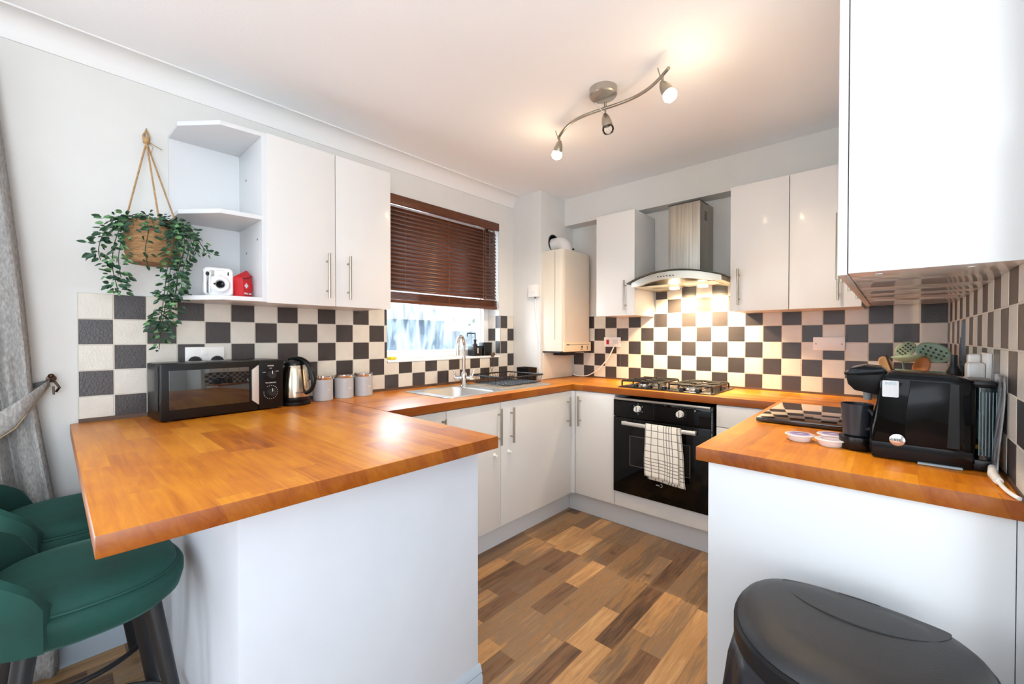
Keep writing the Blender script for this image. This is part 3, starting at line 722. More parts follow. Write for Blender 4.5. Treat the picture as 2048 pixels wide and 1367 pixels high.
bm = B(); tube(bm, [(PX+.0008, 2.705+.062*math.cos(t_), gz1+.09+.062*math.sin(t_)) for t_ in [i*2*PI/24 for i in range(24)]], .006, 6, closed=True); lathe(bm, [(0, 0), (.060, 0), (.060, .002)], (PX, 2.705, gz1+.09), 24, (1, 0, 0)); obj('flue_hole', bm, BLACKM, r)
bm = B(); cyl(bm, (gx1-.05, 2.765, gz1-.001), (gx1-.05, 2.765, gz1+.012), .012); cyl(bm, (gx1-.052, 2.745, gz1+.024), (gx1-.03, 2.76, gz1+.03), .007); obj('test_cap', bm, BLACKM, r)
bm = B(); box(bm, (PX+.0012, 2.566, WT+.003), (PX+.012, YB-.02, gz0-.001), bev=.002); tag(obj('pipe_cover_board', bm, CREAM), 'cream board covering the pipes below the boiler', 'panel')
# fused switch and flex on the pillar
r = thing('fused_switch', 'small white fused switch box on the pillar left of the boiler', 'switch', (-2.066, PYY, 1.60))
bm = B(); box(bm, (-2.122, PYY-.032, 1.55), (-2.028, PYY-.0005, 1.645), bev=.005); obj('back_box', bm, PLAS, r)
bm = B(); box(bm, (-2.08, PYY-.038, 1.585), (-2.05, PYY-.031, 1.61), bev=.002); obj('rocker', bm, PLAS, r)
bm = B(); cyl(bm, (-2.06, PYY-.02, 1.552), (-2.06, PYY-.02, 1.538), .007, seg=12); obj('cable_gland', bm, M('gland_grey', '5a5a55', .5), r)
bm = B(); tube(bm, bezier((-2.06, PYY-.02, 1.54), (-2.05, PYY-.022, 1.40), (-2.04, PYY-.012, 1.25), (-2.026, PYY-.006, 1.17))+[(-2.0265, PYY-.006, .913)], .0032, 8); tag(obj('cable', bm, PLAS), 'thin white cable running down the pillar from the fused switch', 'cable')

# ------------------------------------------------------------------ plates and sockets
def plate(root, x0, x1, z0, z1, y): bm = B(); box(bm, (x0, y-.009, z0), (x1, y-.0005, z1), bev=.003); return obj('face_plate', bm, PLAS, root)
r = thing('cooker_switch', 'white cooker switch plate with a red rocker on the tiles right of the boiler', 'switch', (-1.642, YB, 1.20)); yy = YB
plate(r, -1.714, -1.57, 1.163, 1.238, yy)
bm = B(); box(bm, (-1.690, yy-.014, 1.182), (-1.668, yy-.008, 1.22), bev=.002); obj('rocker', bm, RED, r)
bm = B(); box(bm, (-1.632, yy-.0125, 1.17), (-1.59, yy-.008, 1.222), bev=.002); obj('outlet', bm, M('outlet_white', 'dcd9d4', .4), r)
bm = B(); box(bm, (-1.628, yy-.03, 1.166), (-1.598, yy-.0125, 1.19), bev=.004); obj('flex_plug', bm, PLAS, r)
bm = B(); tube(bm, bezier((-1.614, yy-.03, 1.168), (-1.66, yy-.035, 1.05), (-1.76, yy-.03, .96), (-1.86, yy-.02, .925), 18)+bezier((-1.86, yy-.02, .925), (-1.92, yy-.015, .912), (-1.97, yy-.03, .92), (-1.985, yy-.04, .93), 6), .0048, 10); tag(obj('cable', bm, PLAS), 'white flex curving from the cooker switch down to the worktop', 'cable')
r = thing('blanking_plate', 'blank white double plate with two screws on the tiles under the double wall cabinet', 'wall plate', (-.278, YB, 1.20))
plate(r, -.351, -.205, 1.163, 1.239, yy)
bm = B()
for x in (-.337, -.219): cyl(bm, (x, yy-.0092, 1.20), (x, yy-.0082, 1.20), .0042, seg=14)
obj('screws', bm, M('screw', '77706a', .3, .8), r)
r = thing('wall_socket', 'white double socket with two black plugs behind the microwave', 'socket', (XL, .467, 1.15))
bm = B(); box(bm, (XL+.0005, .395, 1.108), (XL+.010, .540, 1.195), bev=.003); obj('face_plate', bm, PLAS, r)
bm = B(); box(bm, (XL+.009, .452, 1.155), (XL+.0125, .478, 1.182), bev=.002); obj('rocker', bm, PLAS, r)
for y in (.430, .512):
    q = thing('power_plug', 'black plug in the %s half of the socket behind the microwave' % ('left' if y < .46 else 'right'), 'plug', (XL+.010, y, 1.13), group='plugs in the double socket')
    bm = B(); lathe(bm, [(0, .022), (.016, .022), (.021, .016), (.026, .005), (.026, 0)], (XL+.0105, y, 1.128), 24, (1, 0, 0)); obj('plug_body', bm, BLACKM, q)
    bm = B(); tube(bm, [(XL+.02, y, 1.103), (XL+.022, y, 1.08), (XL+.02, y+.004, 1.0), (XL+.02, y+.01, .93)], .0035, 8); obj('flex', bm, BLACKM, q)
# ------------------------------------------------------------------ microwave
r = thing('microwave', 'black microwave oven with two dials on the peninsula against the tiles', 'microwave', (-2.178, .495, WT), math.radians(6))
# local frame: +x out of the wall (door side), y along the wall
mw, md, mh = .452, .18, .218
bm = B(); box(bm, (-md/2, -mw/2, .004), (md/2-.02, mw/2, .008+mh), bev=.008); obj('casing', bm, BLACK, r, world=False)
bm = B(); box(bm, (md/2-.0195, -mw/2-.001, .005), (md/2, .120, .006+mh), bev=.006); dr = obj('door', bm, BLACK, r, world=False)
bm = B(); box(bm, (md/2-.002, -mw/2+.026, .045), (md/2+.0012, .082, .198), bev=.001); obj('door_window', bm, M('smoked_glass', '161718', .03, coat=1, spec=1), dr, world=False)
bm = B(); prism(bm, [(.092, .185), (.119, .205), (.119, .028), (.092, .050)], md/2-.001, md/2+.007, 'x', bev=.001); obj('door_pull', bm, M('pull_silver', 'cfc8c2', .35, .4), dr, world=False)
bm = B(); box(bm, (md/2-.0195, .1215, .005), (md/2, mw/2+.001, .006+mh), bev=.005); cp = obj('control_panel', bm, BLACK, r, world=False)
kx = md/2
for kz, kr in ((.158, .021), (.078, .021)):
    bm = B(); lathe(bm, [(0, .018), (kr*.8, .018), (kr*.9, .015), (kr, 0)], (kx, .172, kz), 28, (1, 0, 0)); k = obj('dial', bm, BLACKM, cp, world=False)
    bm = B(); box(bm, (kx+.0175, .1712, kz+.004), (kx+.0188, .1732, kz+.018)); obj('pointer', bm, PRINT, k, world=False)
bm = B()
for i in range(19):
    a_ = math.radians(120-i*17); box(bm, (kx-.0004, .172+.030*math.cos(a_)-.0012, .078+.030*math.sin(a_)-.0012), (kx+.0008, .172+.030*math.cos(a_)+.0012, .078+.030*math.sin(a_)+.0012))
obj('timer_marks', bm, PRINT, cp, world=False)
for s_, y, z, sz in (('POWER', .172, .198, .0078), ('MED', .172, .187, .0055), ('LOW', .144, .170, .0055), ('HIGH', .200, .172, .0055), ('TIME (MINUTES)', .172, .121, .0065)):
    text('lettering', s_, sz, PRINT, cp, (kx+.0006, y, z), (0, 1, 0), (0, 0, 1), ext=.0003, world=False)
bm = B()
for i in range(5):
    for j in range(7): box(bm, (-.03+i*.017, -mw/2-.0006, .05+j*.011), (-.018+i*.017, -mw/2+.001, .0565+j*.011))
obj('side_vent', bm, M('vent_void', '000000', .8), r, world=False)
bm = B(); box(bm, (-.04, -mw/2-.004, .042), (.062, -mw/2+.002, .215), bev=.002); obj('side_panel', bm, M('side_panel_black', '1c1d20', .35), r, world=False)
for x in (-.065, .06):
    for y in (-.19, .19):
        bm = B(); cyl(bm, (x, y, 0), (x, y, .0045), .012, seg=16); obj('foot', bm, BLACKM, r, world=False)

# ------------------------------------------------------------------ kettle
kp = (-2.175, .805, WT)
r = thing('kettle', 'stainless steel kettle with black lid and handle beside the microwave', 'kettle', kp, math.radians(28))
bm = B(); lathe(bm, [(.070, 0), (.071, .004), (.071, .016), (.066, .020)], (0, 0, 0), 40); obj('power_base', bm, BLACK, r, world=False)
bm = B(); lathe(bm, [(.064, .021), (.066, .026), (.065, .04)], (0, 0, 0), 40); obj('base_ring', bm, BLACK, r, world=False)
bm = B(); lathe(bm, [(.065, .0405), (.0655, .06), (.064, .10), (.060, .14), (.054, .172), (.050, .188), (.047, .194)], (0, 0, 0), 48); obj('kettle_body', bm, M('kettle_steel', 'c5b9a6', .2, 1), r, world=False)
bm = B(); lathe(bm, [(.0485, .192), (.049, .2), (.044, .210), (.025, .218), (0, .220)], (0, 0, 0), 40); obj('lid', bm, BLACK, r, world=False)
bm = B(); prism(bm, [(-.04, .012), (-.075, 0), (-.04, -.012)], .175, .205, 'z', bev=.003); obj('spout', bm, BLACK, r, world=False)
bm = B(); hp = bezier((-.03, 0, .218), (.03, 0, .235), (.085, 0, .215), (.105, 0, .14), 12)+bezier((.105, 0, .14), (.115, 0, .09), (.095, 0, .065), (.064, 0, .058), 8)
tube(bm, hp, [.012]*4+[.0125]*12+[.010]*(len(hp)-16), 12); obj('handle', bm, BLACK, r, world=False)
text('lettering', 'BREVILLE', .011, DARKP, r, (.0655*math.cos(-.5), .0655*math.sin(-.5), .062), (math.sin(.5), math.cos(.5), 0), (0, 0, 1), world=False)

# ------------------------------------------------------------------ canisters
labs = ['grey canister with a steel rim, closest to the kettle', 'grey canister with a steel rim, in the middle of the row of three', 'grey canister with a steel rim, farthest from the kettle']
base = None
for (x, y), lb in zip(((-2.205, .955), (-2.212, 1.072), (-2.22, 1.190)), labs):
    if base is None:
        base = r = thing('storage_canister', lb, 'canister', (x, y, WT), .2, 'three canisters in a row against the tiles')
        bm = B(); lathe(bm, [(.045, 0), (.0485, .003), (.0485, .108), (.047, .110), (0, .110)], (0, 0, 0), 40); bd = obj('canister_body', bm, CANM, r, world=False)
        bm = B(); lathe(bm, [(0, .109), (.0485, .1095), (.0492, .111), (.0492, .127), (.047, .129), (0, .1295)], (0, 0, 0), 40); obj('steel_lid', bm, CHROME, r, world=False)
        text('lettering', 'TEA', .011, PRINT, bd, (.0488, 0, .055), (0, 1, 0), (0, 0, 1), ext=.0004, world=False)
    else:
        r = copy_tree(base); r.location = (x, y, WT); r['label'] = lb

# ------------------------------------------------------------------ sink, tap, drying things
r = thing('sink', 'stainless steel inset sink with draining board under the window', 'sink', (-1.95, 1.89, WT))
bm = B(); bx_, by_ = (sx0+sx1)/2, (sy0+sy1)/2; hxx, hyy = (sx1-sx0)/2-.008, (sy1-sy0)/2-.008
ox, oy = -1.965, 1.89
outr = rrect(ox, oy, .213, .472, .04, 6); inn = rrect(bx_, by_, hxx, hyy, .07, 6)
Z0 = WT
def P3(poly, z): return ring3(poly, z)
loft(bm, [P3(outr, Z0+.0005), P3(rrect(ox, oy, .211, .470, .04, 6), Z0+.004), P3(rrect(ox, oy, .203, .462, .038, 6), Z0+.0045), P3(rrect(ox, oy, .199, .458, .036, 6), Z0+.002)], cap0=False, cap1=False)
# deck between the outer rim and the bowl
rim_in = P3(rrect(ox, oy, .199, .458, .036, 6), Z0+.002)
d1 = [(a_, b2, Z0+.002) for a_, b2 in rrect(bx_, by_, hxx+.012, hyy+.012, .08, 6)]
loft(bm, [rim_in, d1], cap0=False, cap1=False)
loft(bm, [d1, P3(rrect(bx_, by_, hxx+.004, hyy+.004, .074, 6), Z0+.001), P3(inn, Z0-.006), P3(rrect(bx_, by_, hxx-.004, hyy-.004, .068, 6), Z0-.12), P3(rrect(bx_, by_, hxx-.03, hyy-.03, .05, 6), Z0-.148), P3(rrect(bx_, by_, .03, .03, .029, 6), Z0-.152)], cap0=False, cap1=True)
bmesh.ops.remove_doubles(bm, verts=bm.verts, dist=.0002)
obj('basin', bm, SINKST, r, sharp=.9)
bm = B()
for k in range(11): tube(bm, [(-2.11+k*.029, 1.90, Z0+.0035), (-2.11+k*.029, 2.30, Z0+.0035)], .0035, 6)
obj('drainer_ridges', bm, SINKST, r)
bm = B(); lathe(bm, [(0, .004), (.02, .004), (.035, .001), (.04, 0)], (bx_, by_, Z0-.151), 28); obj('drain', bm, CHROME, r)
bm = B(); lathe(bm, [(.022, 0), (.022, .002), (0, .003)], (bx_+.0, sy1-.0, WT-.045), 20, (0, -1, 0)); obj('overflow', bm, CHROME, r)

tpx, tpy = -2.125, 1.855
r = thing('mixer_tap', 'chrome swan-neck mixer tap behind the sink bowl', 'tap', (tpx, tpy, WT))
zt = WT+.003
bm = B(); lathe(bm, [(.027, 0), (.027, .006), (.021, .010), (.020, .05), (.021, .075), (.018, .085), (.0125, .095)], (tpx, tpy, zt), 28); obj('tap_body', bm, CHROME, r)
sd = Vector((.5, -.86, 0)).normalized(); pts = [(tpx, tpy, zt+.09), (tpx, tpy, zt+.27)]
for i in range(1, 13):
    a_ = PI*i/12; q = Vector((tpx, tpy, zt+.27))+sd*(.06*(1-math.cos(a_)))+Vector((0, 0, .062*math.sin(a_))); pts.append(tuple(q))
pts.append(tuple(Vector(pts[-1])+Vector((0, 0, -.06))))
bm = B(); tube(bm, pts, .0115, 16); obj('spout', bm, CHROME, r)
cd = Vector((.56, .83, 0)).normalized()
for s_ in (1, -1):
    p0 = Vector((tpx, tpy, zt+.055))+cd*s_*.018; bm = B()
    lathe(bm, [(.012, 0), (.012, .014), (.0165, .018), (.0175, .042), (.014, .048), (0, .049)], p0, 20, cd*s_); hd = obj('tap_valve', bm, CHROME, r)
    bm = B(); cyl(bm, p0+cd*s_*.036+Vector((0, 0, .01)), p0+cd*s_*.05+Vector((0, 0, .055)), .0042, .0055, 10); obj('lever', bm, CHROME, hd)

# dish rack
r = thing('dish_rack', 'black wire dish rack on the draining board', 'dish rack', (-2.0, 2.17, WT)); rx0, rx1, ry0, ry1 = -2.19, -1.84, 1.965, 2.36
bm = B(); zr = WT+.066
tube(bm, [(a_, b2, zr) for a_, b2 in rrect((rx0+rx1)/2, (ry0+ry1)/2, (rx1-rx0)/2, (ry1-ry0)/2, .03, 4)], .005, 8, closed=True); obj('rim', bm, BLACK, r)
bm = B(); zb_ = WT+.014
tube(bm, [(a_, b2, zb_) for a_, b2 in rrect((rx0+rx1)/2, (ry0+ry1)/2, (rx1-rx0)/2-.015, (ry1-ry0)/2-.015, .03, 4)], .0025, 6, closed=True)
for k in range(15):
    y = ry0+.025+k*(ry1-ry0-.05)/14
    tube(bm, [(rx0, y, zr), (rx0+.015, y, zb_), (rx1-.015, y, zb_), (rx1, y, zr)], .0016, 6)
for k in range(9):
    x = rx0+.03+k*(rx1-rx0-.06)/8
    tube(bm, [(x, ry0, zr), (x, ry0+.015, zb_), (x, ry1-.015, zb_), (x, ry1, zr)], .0016, 6)
for k in range(11):
    y = ry0+.06+k*.028
    for x in (rx0+.09, rx0+.19): tube(bm, [(x, y, zb_), (x, y, zb_+.045)], .0016, 6)
obj('wire_basket', bm, M('rack_wire', '1a1a1b', .3, .3), r)
r = thing('cutlery_holder', 'black plastic cutlery holder standing behind the dish rack by the pillar', 'cutlery holder', (-2.09, 2.47, WT))
bm = B(); hb = [P3(rrect(-2.085, 2.455, .062, .045, .012), WT+.0005), P3(rrect(-2.085, 2.455, .068, .05, .014), WT+.098), P3(rrect(-2.085, 2.455, .064, .046, .012), WT+.098), P3(rrect(-2.085, 2.455, .058, .042, .01), WT+.006)]
loft(bm, hb); obj('holder_body', bm, BLACK, r)

# window sill things
sz = WZ0+.0125
r = thing('soap_dispenser', 'squat black soap dispenser with a pump on the window sill', 'soap dispenser', (-2.355, 2.17, sz))
bm = B(); box(bm, (-2.395, 2.125, sz), (-2.32, 2.215, sz+.075), bev=.012, seg=3); obj('bottle', bm, BLACK, r)
bm = B(); lathe(bm, [(.02, 0), (.02, .012), (.012, .016), (.010, .035), (.013, .037), (.013, .05), (0, .051)], (-2.357, 2.17, sz+.074), 20); obj('pump', bm, BLACKM, r)
bm = B(); tube(bm, [(-2.357, 2.17, sz+.122), (-2.357, 2.17, sz+.165), (-2.355, 2.165, sz+.17), (-2.33, 2.07, sz+.17), (-2.329, 2.066, sz+.165), (-2.329, 2.066, sz+.145)], .0038, 10); obj('nozzle', bm, BLACKM, r)
bm = B(); box(bm, (-2.322, 2.16, sz+.02), (-2.3195, 2.17, sz+.06), bev=.001); obj('bottle_label', bm, PRINT, r)
r = thing('square_caddy', 'black square pot beside the soap dispenser on the window sill', 'pot', (-2.35, 2.27, sz))
bm = B(); loft(bm, [P3(rrect(-2.352, 2.272, .033, .042, .008), sz), P3(rrect(-2.352, 2.272, .035, .044, .008), sz+.10), P3(rrect(-2.352, 2.272, .031, .040, .007), sz+.10), P3(rrect(-2.352, 2.272, .030, .039, .007), sz+.01)]); obj('pot_body', bm, BLACK, r)
bm = B(); box(bm, (-2.352, 1.415, sz), (-2.308, 1.462, sz+.018), bev=.006); tag(obj('sponge', bm, YSP), 'yellow sponge lying at the left end of the window sill', 'sponge')
r = thing('hanging_charm', 'small brown beaded charm hanging over the edge of the window sill', 'charm', (XL+.012, 2.295, sz))
BR = M('bead_brown', '6b4a36', .4, var=.3, vscale=60)
bm = B()
for y, z, q in ((2.285, sz+.012, .011), (2.302, sz+.018, .008), (2.296, sz+.001, .010), (2.281, sz-.004, .007)): bmesh.ops.create_icosphere(bm, subdivisions=2, radius=q, matrix=Matrix.Translation((XL+.012, y, z)))
obj('beads', bm, BR, r)
bm = B(); tube(bm, bezier((XL+.012, 2.283, sz-.008), (XL+.008, 2.265, sz-.06), (XL+.008, 2.27, sz-.10), (XL+.008, 2.285, sz-.125)), .0015, 6); tube(bm, bezier((XL+.012, 2.30, sz-.008), (XL+.008, 2.31, sz-.05), (XL+.008, 2.30, sz-.09), (XL+.008, 2.288, sz-.125)), .0015, 6); obj('cord', bm, BR, r)

# ------------------------------------------------------------------ venetian blind
r = thing('venetian_blind', 'dark brown wooden venetian blind half lowered over the window', 'blind', (XL-.03, 1.886, 2.12))
by0, by1 = WY0+.006, WY1-.012
bm = B(); box(bm, (XL-.012, by0, 2.066), (XL+.004, by1, 2.124), bev=.003); box(bm, (XL-.055, by0+.004, 2.078), (XL-.013, by1-.004, 2.122)); obj('valance', bm, SLATM, r)
bm = B(); zz = 2.045; k = 0
while zz > 1.545:
    th_ = math.radians(56 if zz < 1.60 else 60); c_, s_ = math.cos(th_), math.sin(th_); hw = .0175
    x = XL-.034
    pts = [(x-hw*c_, zz+hw*s_), (x, zz+.0012), (x+hw*c_, zz-hw*s_)]
    a0 = [bm.verts.new((p[0], by0+.006, p[1])) for p in pts]; a1 = [bm.verts.new((p[0], by1-.006, p[1])) for p in pts]
    for q in range(2): bm.faces.new((a0[q], a0[q+1], a1[q+1], a1[q]))
    zz -= .0262
obj('slats', bm, SLATM, r, thick=.0026)
bm = B()
for k in range(9): box(bm, (XL-.052, by0+.006, 1.478+k*.0052), (XL-.016, by1-.006, 1.4815+k*.0052), bev=.0008, seg=1)
obj('gathered_slats', bm, SLATM, r)
bm = B(); box(bm, (XL-.052, by0+.006, 1.455), (XL-.014, by1-.006, 1.476), bev=.004); obj('bottom_rail', bm, SLATM, r)
for y in (by0+.13, (by0+by1)/2, by1-.13):
    bm = B()
    for x in (XL-.0125, XL-.055): tube(bm, [(x, y, 2.07), (x, y, 1.47)], .0012, 5)
    obj('ladder_cord', bm, M('cord_brown', '8a5a42', .8), r)
for y, zl in ((by1-.16, 1.50), (by1-.095, 1.78)):
    bm = B(); tube(bm, [(XL-.006, y, 2.07), (XL-.006, y, zl)], .0013, 5); obj('pull_cord', bm, M('cord_brown2', '8a5a42', .8), r)
bm = B(); tube(bm, [(XL-.004, by1-.05, 2.07), (XL-.004, by1-.052, 1.50)], .004, 8); obj('tilt_wand', bm, SLATM, r)

# ------------------------------------------------------------------ ceiling light
lc = Vector((-.992, 1.705, CE))
r = thing('ceiling_spotlight', 'brushed steel ceiling light with a wavy bar and three spot heads', 'ceiling light', tuple(lc))
bm = B(); lathe(bm, [(.062, 0), (.062, .030), (.058, .035), (0, .036)], lc, 40, (0, 0, -1)); obj('canopy', bm, STEEL, r)
zb_ = CE-.062
e0, e1 = Vector((-1.345, 1.845, zb_)), Vector((-.672, 1.66, zb_)); dd = (e1-e0); nn_ = Vector((-dd.y, dd.x, 0)).normalized()
pts = []
for i in range(33):
    t_ = i/32; q = e0+dd*t_+nn_*(-.048*math.sin((t_)*2*PI)); pts.append(tuple(q))
bm = B(); tube(bm, pts, .0068, 12); obj('wavy_bar', bm, NICKEL, r)
bm = B(); mid = Vector(pts[16]); cyl(bm, (mid.x, mid.y, CE-.034), (mid.x, mid.y, zb_), .006, seg=12); obj('bar_stem', bm, NICKEL, r)
lamps = []
for ti, dirv, on in ((1, (-.30, .05, -.85), 1), (16, (.10, .25, -.95), 0), (30, (.38, .12, -.75), 1)):
    p = Vector(pts[ti]); q = p+Vector((0, 0, -.035)); d = Vector(dirv).normalized()
    bm = B(); cyl(bm, p, q, .0045, seg=10)
    lathe(bm, [(0, -.012), (.008, -.010), (.017, .006), (.023, .028), (.024, .046), (.022, .046)], q, 24, d)
    cyl(bm, q, q-d*.055+Vector((.02*(1 if ti > 16 else -1), -.03, 0)), .0022, seg=8)
    sh = obj('spot_head', bm, NICKEL, r)
    bm = B(); lathe(bm, [(.022, .044), (.027, .056), (.027, .068), (.019, .080), (0, .086)], q, 24, d); obj('bulb', bm, BULB if on else JARG, sh)
    if on: lamps.append((q+d*.10, d))
# ------------------------------------------------------------------ capsule coffee machine
r = thing('coffee_machine', 'glossy black capsule coffee machine with a blue-tinted water tank', 'coffee machine', (.06, 1.60, WT))
cy0, cy1 = 1.515, 1.675
z0 = WT
side = [(-.045, .006), (-.052, .02), (-.050, .09), (-.036, .155), (-.034, .205), (-.022, .228), (.0, .236), (.11, .232), (.140, .222), (.147, .205), (.147, .02), (.14, .006)]
bm = B(); prism(bm, [(a_, z0+c_) for a_, c_ in side], cy0, cy1, 'y', bev=.008); obj('machine_body', bm, GLOSSB, r)
bm = B(); prism(bm, [(a_, z0+c_) for a_, c_ in [(-.045, .004), (.142, .004), (.142, .045), (-.046, .045)]], cy0-.0012, cy1+.001, 'y', bev=.001); obj('base_band', bm, M('dark_brown_gloss', '0c0809', .1, spec=.25), r)
bm = B(); prism(bm, [(a_, z0+c_) for a_, c_ in [(.02, .048), (.022, .12), (.03, .215), (.125, .212), (.13, .048)]], cy0-.001, cy0+.004, 'y', bev=.0015); obj('side_inset', bm, M('side_inset_black', '0b0c0e', .12, spec=.2), r)
bm = B(); prism(bm, [(a_, z0+c_) for a_, c_ in [(.098, .05), (.103, .212), (.118, .21), (.12, .05)]], cy0-.0022, cy0, 'y'); obj('side_stripe', bm, M('side_stripe_grey', '1f1f20', .2, spec=.3), r)
bm = B(); hp_ = [(-.035, .168), (-.085, .178), (-.100, .195), (-.104, .216), (-.098, .222), (-.092, .240), (-.065, .247), (-.03, .243), (-.018, .232)]
prism(bm, [(a_, z0+c_) for a_, c_ in hp_], cy0+.025, cy1-.025, 'y', bev=.003); bh = obj('brew_head', bm, M('head_black', '070708', .3, spec=.2), r, sharp=.3)
bm = B(); prism(bm, [(a_, z0+c_) for a_, c_ in [(-.106, .2205), (-.100, .229), (-.093, .2405), (-.066, .2482), (-.028, .2445), (-.016, .234), (-.03, .2255), (-.07, .2205)]], cy0+.022, cy1-.022, 'y', bev=.002); obj('lever_cover', bm, GLOSSB, bh, sharp=.3)
bm = B(); prism(bm, [(a_, z0+c_) for a_, c_ in [(-.108, .221), (-.109, .227), (-.092, .2275), (-.092, .221)]], cy0+.026, cy1-.026, 'y', bev=.002); obj('lever_tip', bm, GLOSSB, r)
bm = B(); cyl(bm, (-.058, 1.595, z0+.178), (-.058, 1.595, z0+.148), .012, .009, 18); obj('spout', bm, M('spout_grey', '8c9092', .3), r)
bm = B(); lathe(bm, [(0, 0), (.040, 0), (.044, .006), (.046, .034), (.045, .038), (0, .0385)], (-.078, 1.595, z0+.002), 36); obj('cup_stand', bm, BLACK, r)
bm = B(); box(bm, (-.068, 1.56, z0+.004), (-.03, 1.63, z0+.03), bev=.004); obj('stand_arm', bm, BLACK, r)
bm = B(); lathe(bm, [(0, .001), (.0145, .001), (.0158, .0004), (.016, 0)], (.006, cy0-.0012, z0+.055), 30, (0, -1, 0)); lg = obj('badge', bm, CHROME, r)
text('lettering', 'BTE', .0085, DARKP, lg, (.006, cy0-.0024, z0+.055), (1, 0, 0), (0, 0, 1), ext=.0003)
bm = B(); prism(bm, rrect(-.0085, z0+.190, .0165, .022, .003, 3), cy0-.0012, cy0-.0002, 'y'); st = obj('sticker', bm, M('sticker_white', 'd8dde0', .4), r)
text('lettering', 'INFO', .010, M('sticker_blue', '9fbfd2', .5), st, (-.0085, cy0-.0016, z0+.204), (1, 0, 0), (0, 0, 1), ext=.0003)
bm = B(); loft(bm, [ring3(rrect(.163, 1.595, .017, .072, .012), z) for z in (z0+.03, z0+.205)]); wt_ = obj('water_tank', bm, TEALP, r)
bm = B()
for k in range(6): box(bm, (.152+k*.0055, 1.5225, z0+.04), (.1535+k*.0055, 1.524, z0+.195))
obj('tank_ribs', bm, M('tank_rib', '6f8890', .3), wt_)
bm = B(); box(bm, (.142, cy0+.004, z0+.003), (.184, cy1-.004, z0+.03), bev=.006); obj('tank_base', bm, BLACK, r)
bm = B(); box(bm, (.142, cy0+.01, z0+.205), (.182, cy1-.01, z0+.222), bev=.006); obj('tank_lid', bm, BLACK, r)
bm = B(); prism(bm, [(.045, cy0-.012), (.125, cy0-.012), (.125, cy0+.002), (.045, cy0+.002)], z0+.0015, z0+.006, 'z', bev=.001)
for k in range(16): box(bm, (.047+k*.005, cy0-.0128, z0+.002), (.0495+k*.005, cy0-.0118, z0+.0055))
tag(obj('cleaning_strip', bm, M('strip_blue', 'a9bcc4', .25)), 'small pale blue strip lying at the foot of the black coffee machine', 'strip')
r = thing('clear_plastic_lid', 'clear plastic cover leaning between the coffee machine tank and the tiled wall', 'plastic cover', (.185, 1.50, z0))
def sheet(u, v): return (.176+.012*v*math.sin(v*2.2)-.003*u, 1.46+.13*u, z0+.002+.232*v+.006*math.sin(u*3))
bm = B(); surf(bm, sheet, 8, 14); obj('cover', bm, CLEARP, r, thick=.002)
# mug
r = thing('mug', 'dark grey mug standing under the spout of the coffee machine', 'mug', (-.080, 1.595, z0+.0405))
bm = B(); lathe(bm, [(0, .0), (.028, 0), (.032, .004), (.038, .09), (.0385, .0935), (.036, .0935), (.031, .01), (0, .008)], (-.082, 1.595, z0+.0405), 36); obj('cup', bm, CARDK, r)
bm = B(); tube(bm, bezier((-.056, 1.57, z0+.12), (-.035, 1.55, z0+.12), (-.038, 1.552, z0+.065), (-.058, 1.572, z0+.065)), .005, 8); obj('handle', bm, CARDK, r)
# milk pods
plab = ['round coffee pod with a purple foil lid, leftmost of the three', 'round coffee pod with a pale lid, front right of the three', 'round coffee pod with a purple lid, tucked behind the pale one']
for (x, y, c1), lb in zip(((-.222, 1.600, 0), (-.142, 1.585, 1), (-.146, 1.668, 0)), plab):
    r = thing('coffee_pod', lb, 'coffee pod', (x, y, WT), 0, 'three round pods on the right worktop')
    bm = B(); lathe(bm, [(0, 0), (.025, 0), (.030, .004), (.034, .017), (.040, .019), (.040, .021), (.037, .022)], (x, y, WT+.0003), 36); obj('cup', bm, M('pod_white', 'e9e3e0', .3), r)
    bm = B(); lathe(bm, [(0, .0225), (.036, .0225), (.037, .0215)], (x, y, WT+.0003), 36); obj('lid', bm, M('pod_lid', 'e7dcea' if c1 else 'd5cbe2', .25), r)
    bm = B(); lathe(bm, [(.012, .0232), (.025, .0232), (.026, .0226)] if not c1 else [(.020, .0232), (.024, .0232), (.0245, .0226)], (x, y, WT+.0003), 36); obj('lid_print', bm, PURPLE if not c1 else M('pod_text', 'a79a94', .5), r)
# glass board
r = thing('worktop_saver', 'black glass board lying on the right worktop and mirroring the tiles', 'chopping board', (-.23, 2.08, WT))
bm = B(); box(bm, (-.398, 1.845, WT+.004), (-.052, 2.345, WT+.0195), bev=.002); obj('glass', bm, BGLASS, r)
for x in (-.36, -.09):
    for y in (1.88, 2.31):
        bm = B(); cyl(bm, (x, y, WT), (x, y, WT+.005), .008, seg=12); obj('foot', bm, BLACKM, r)
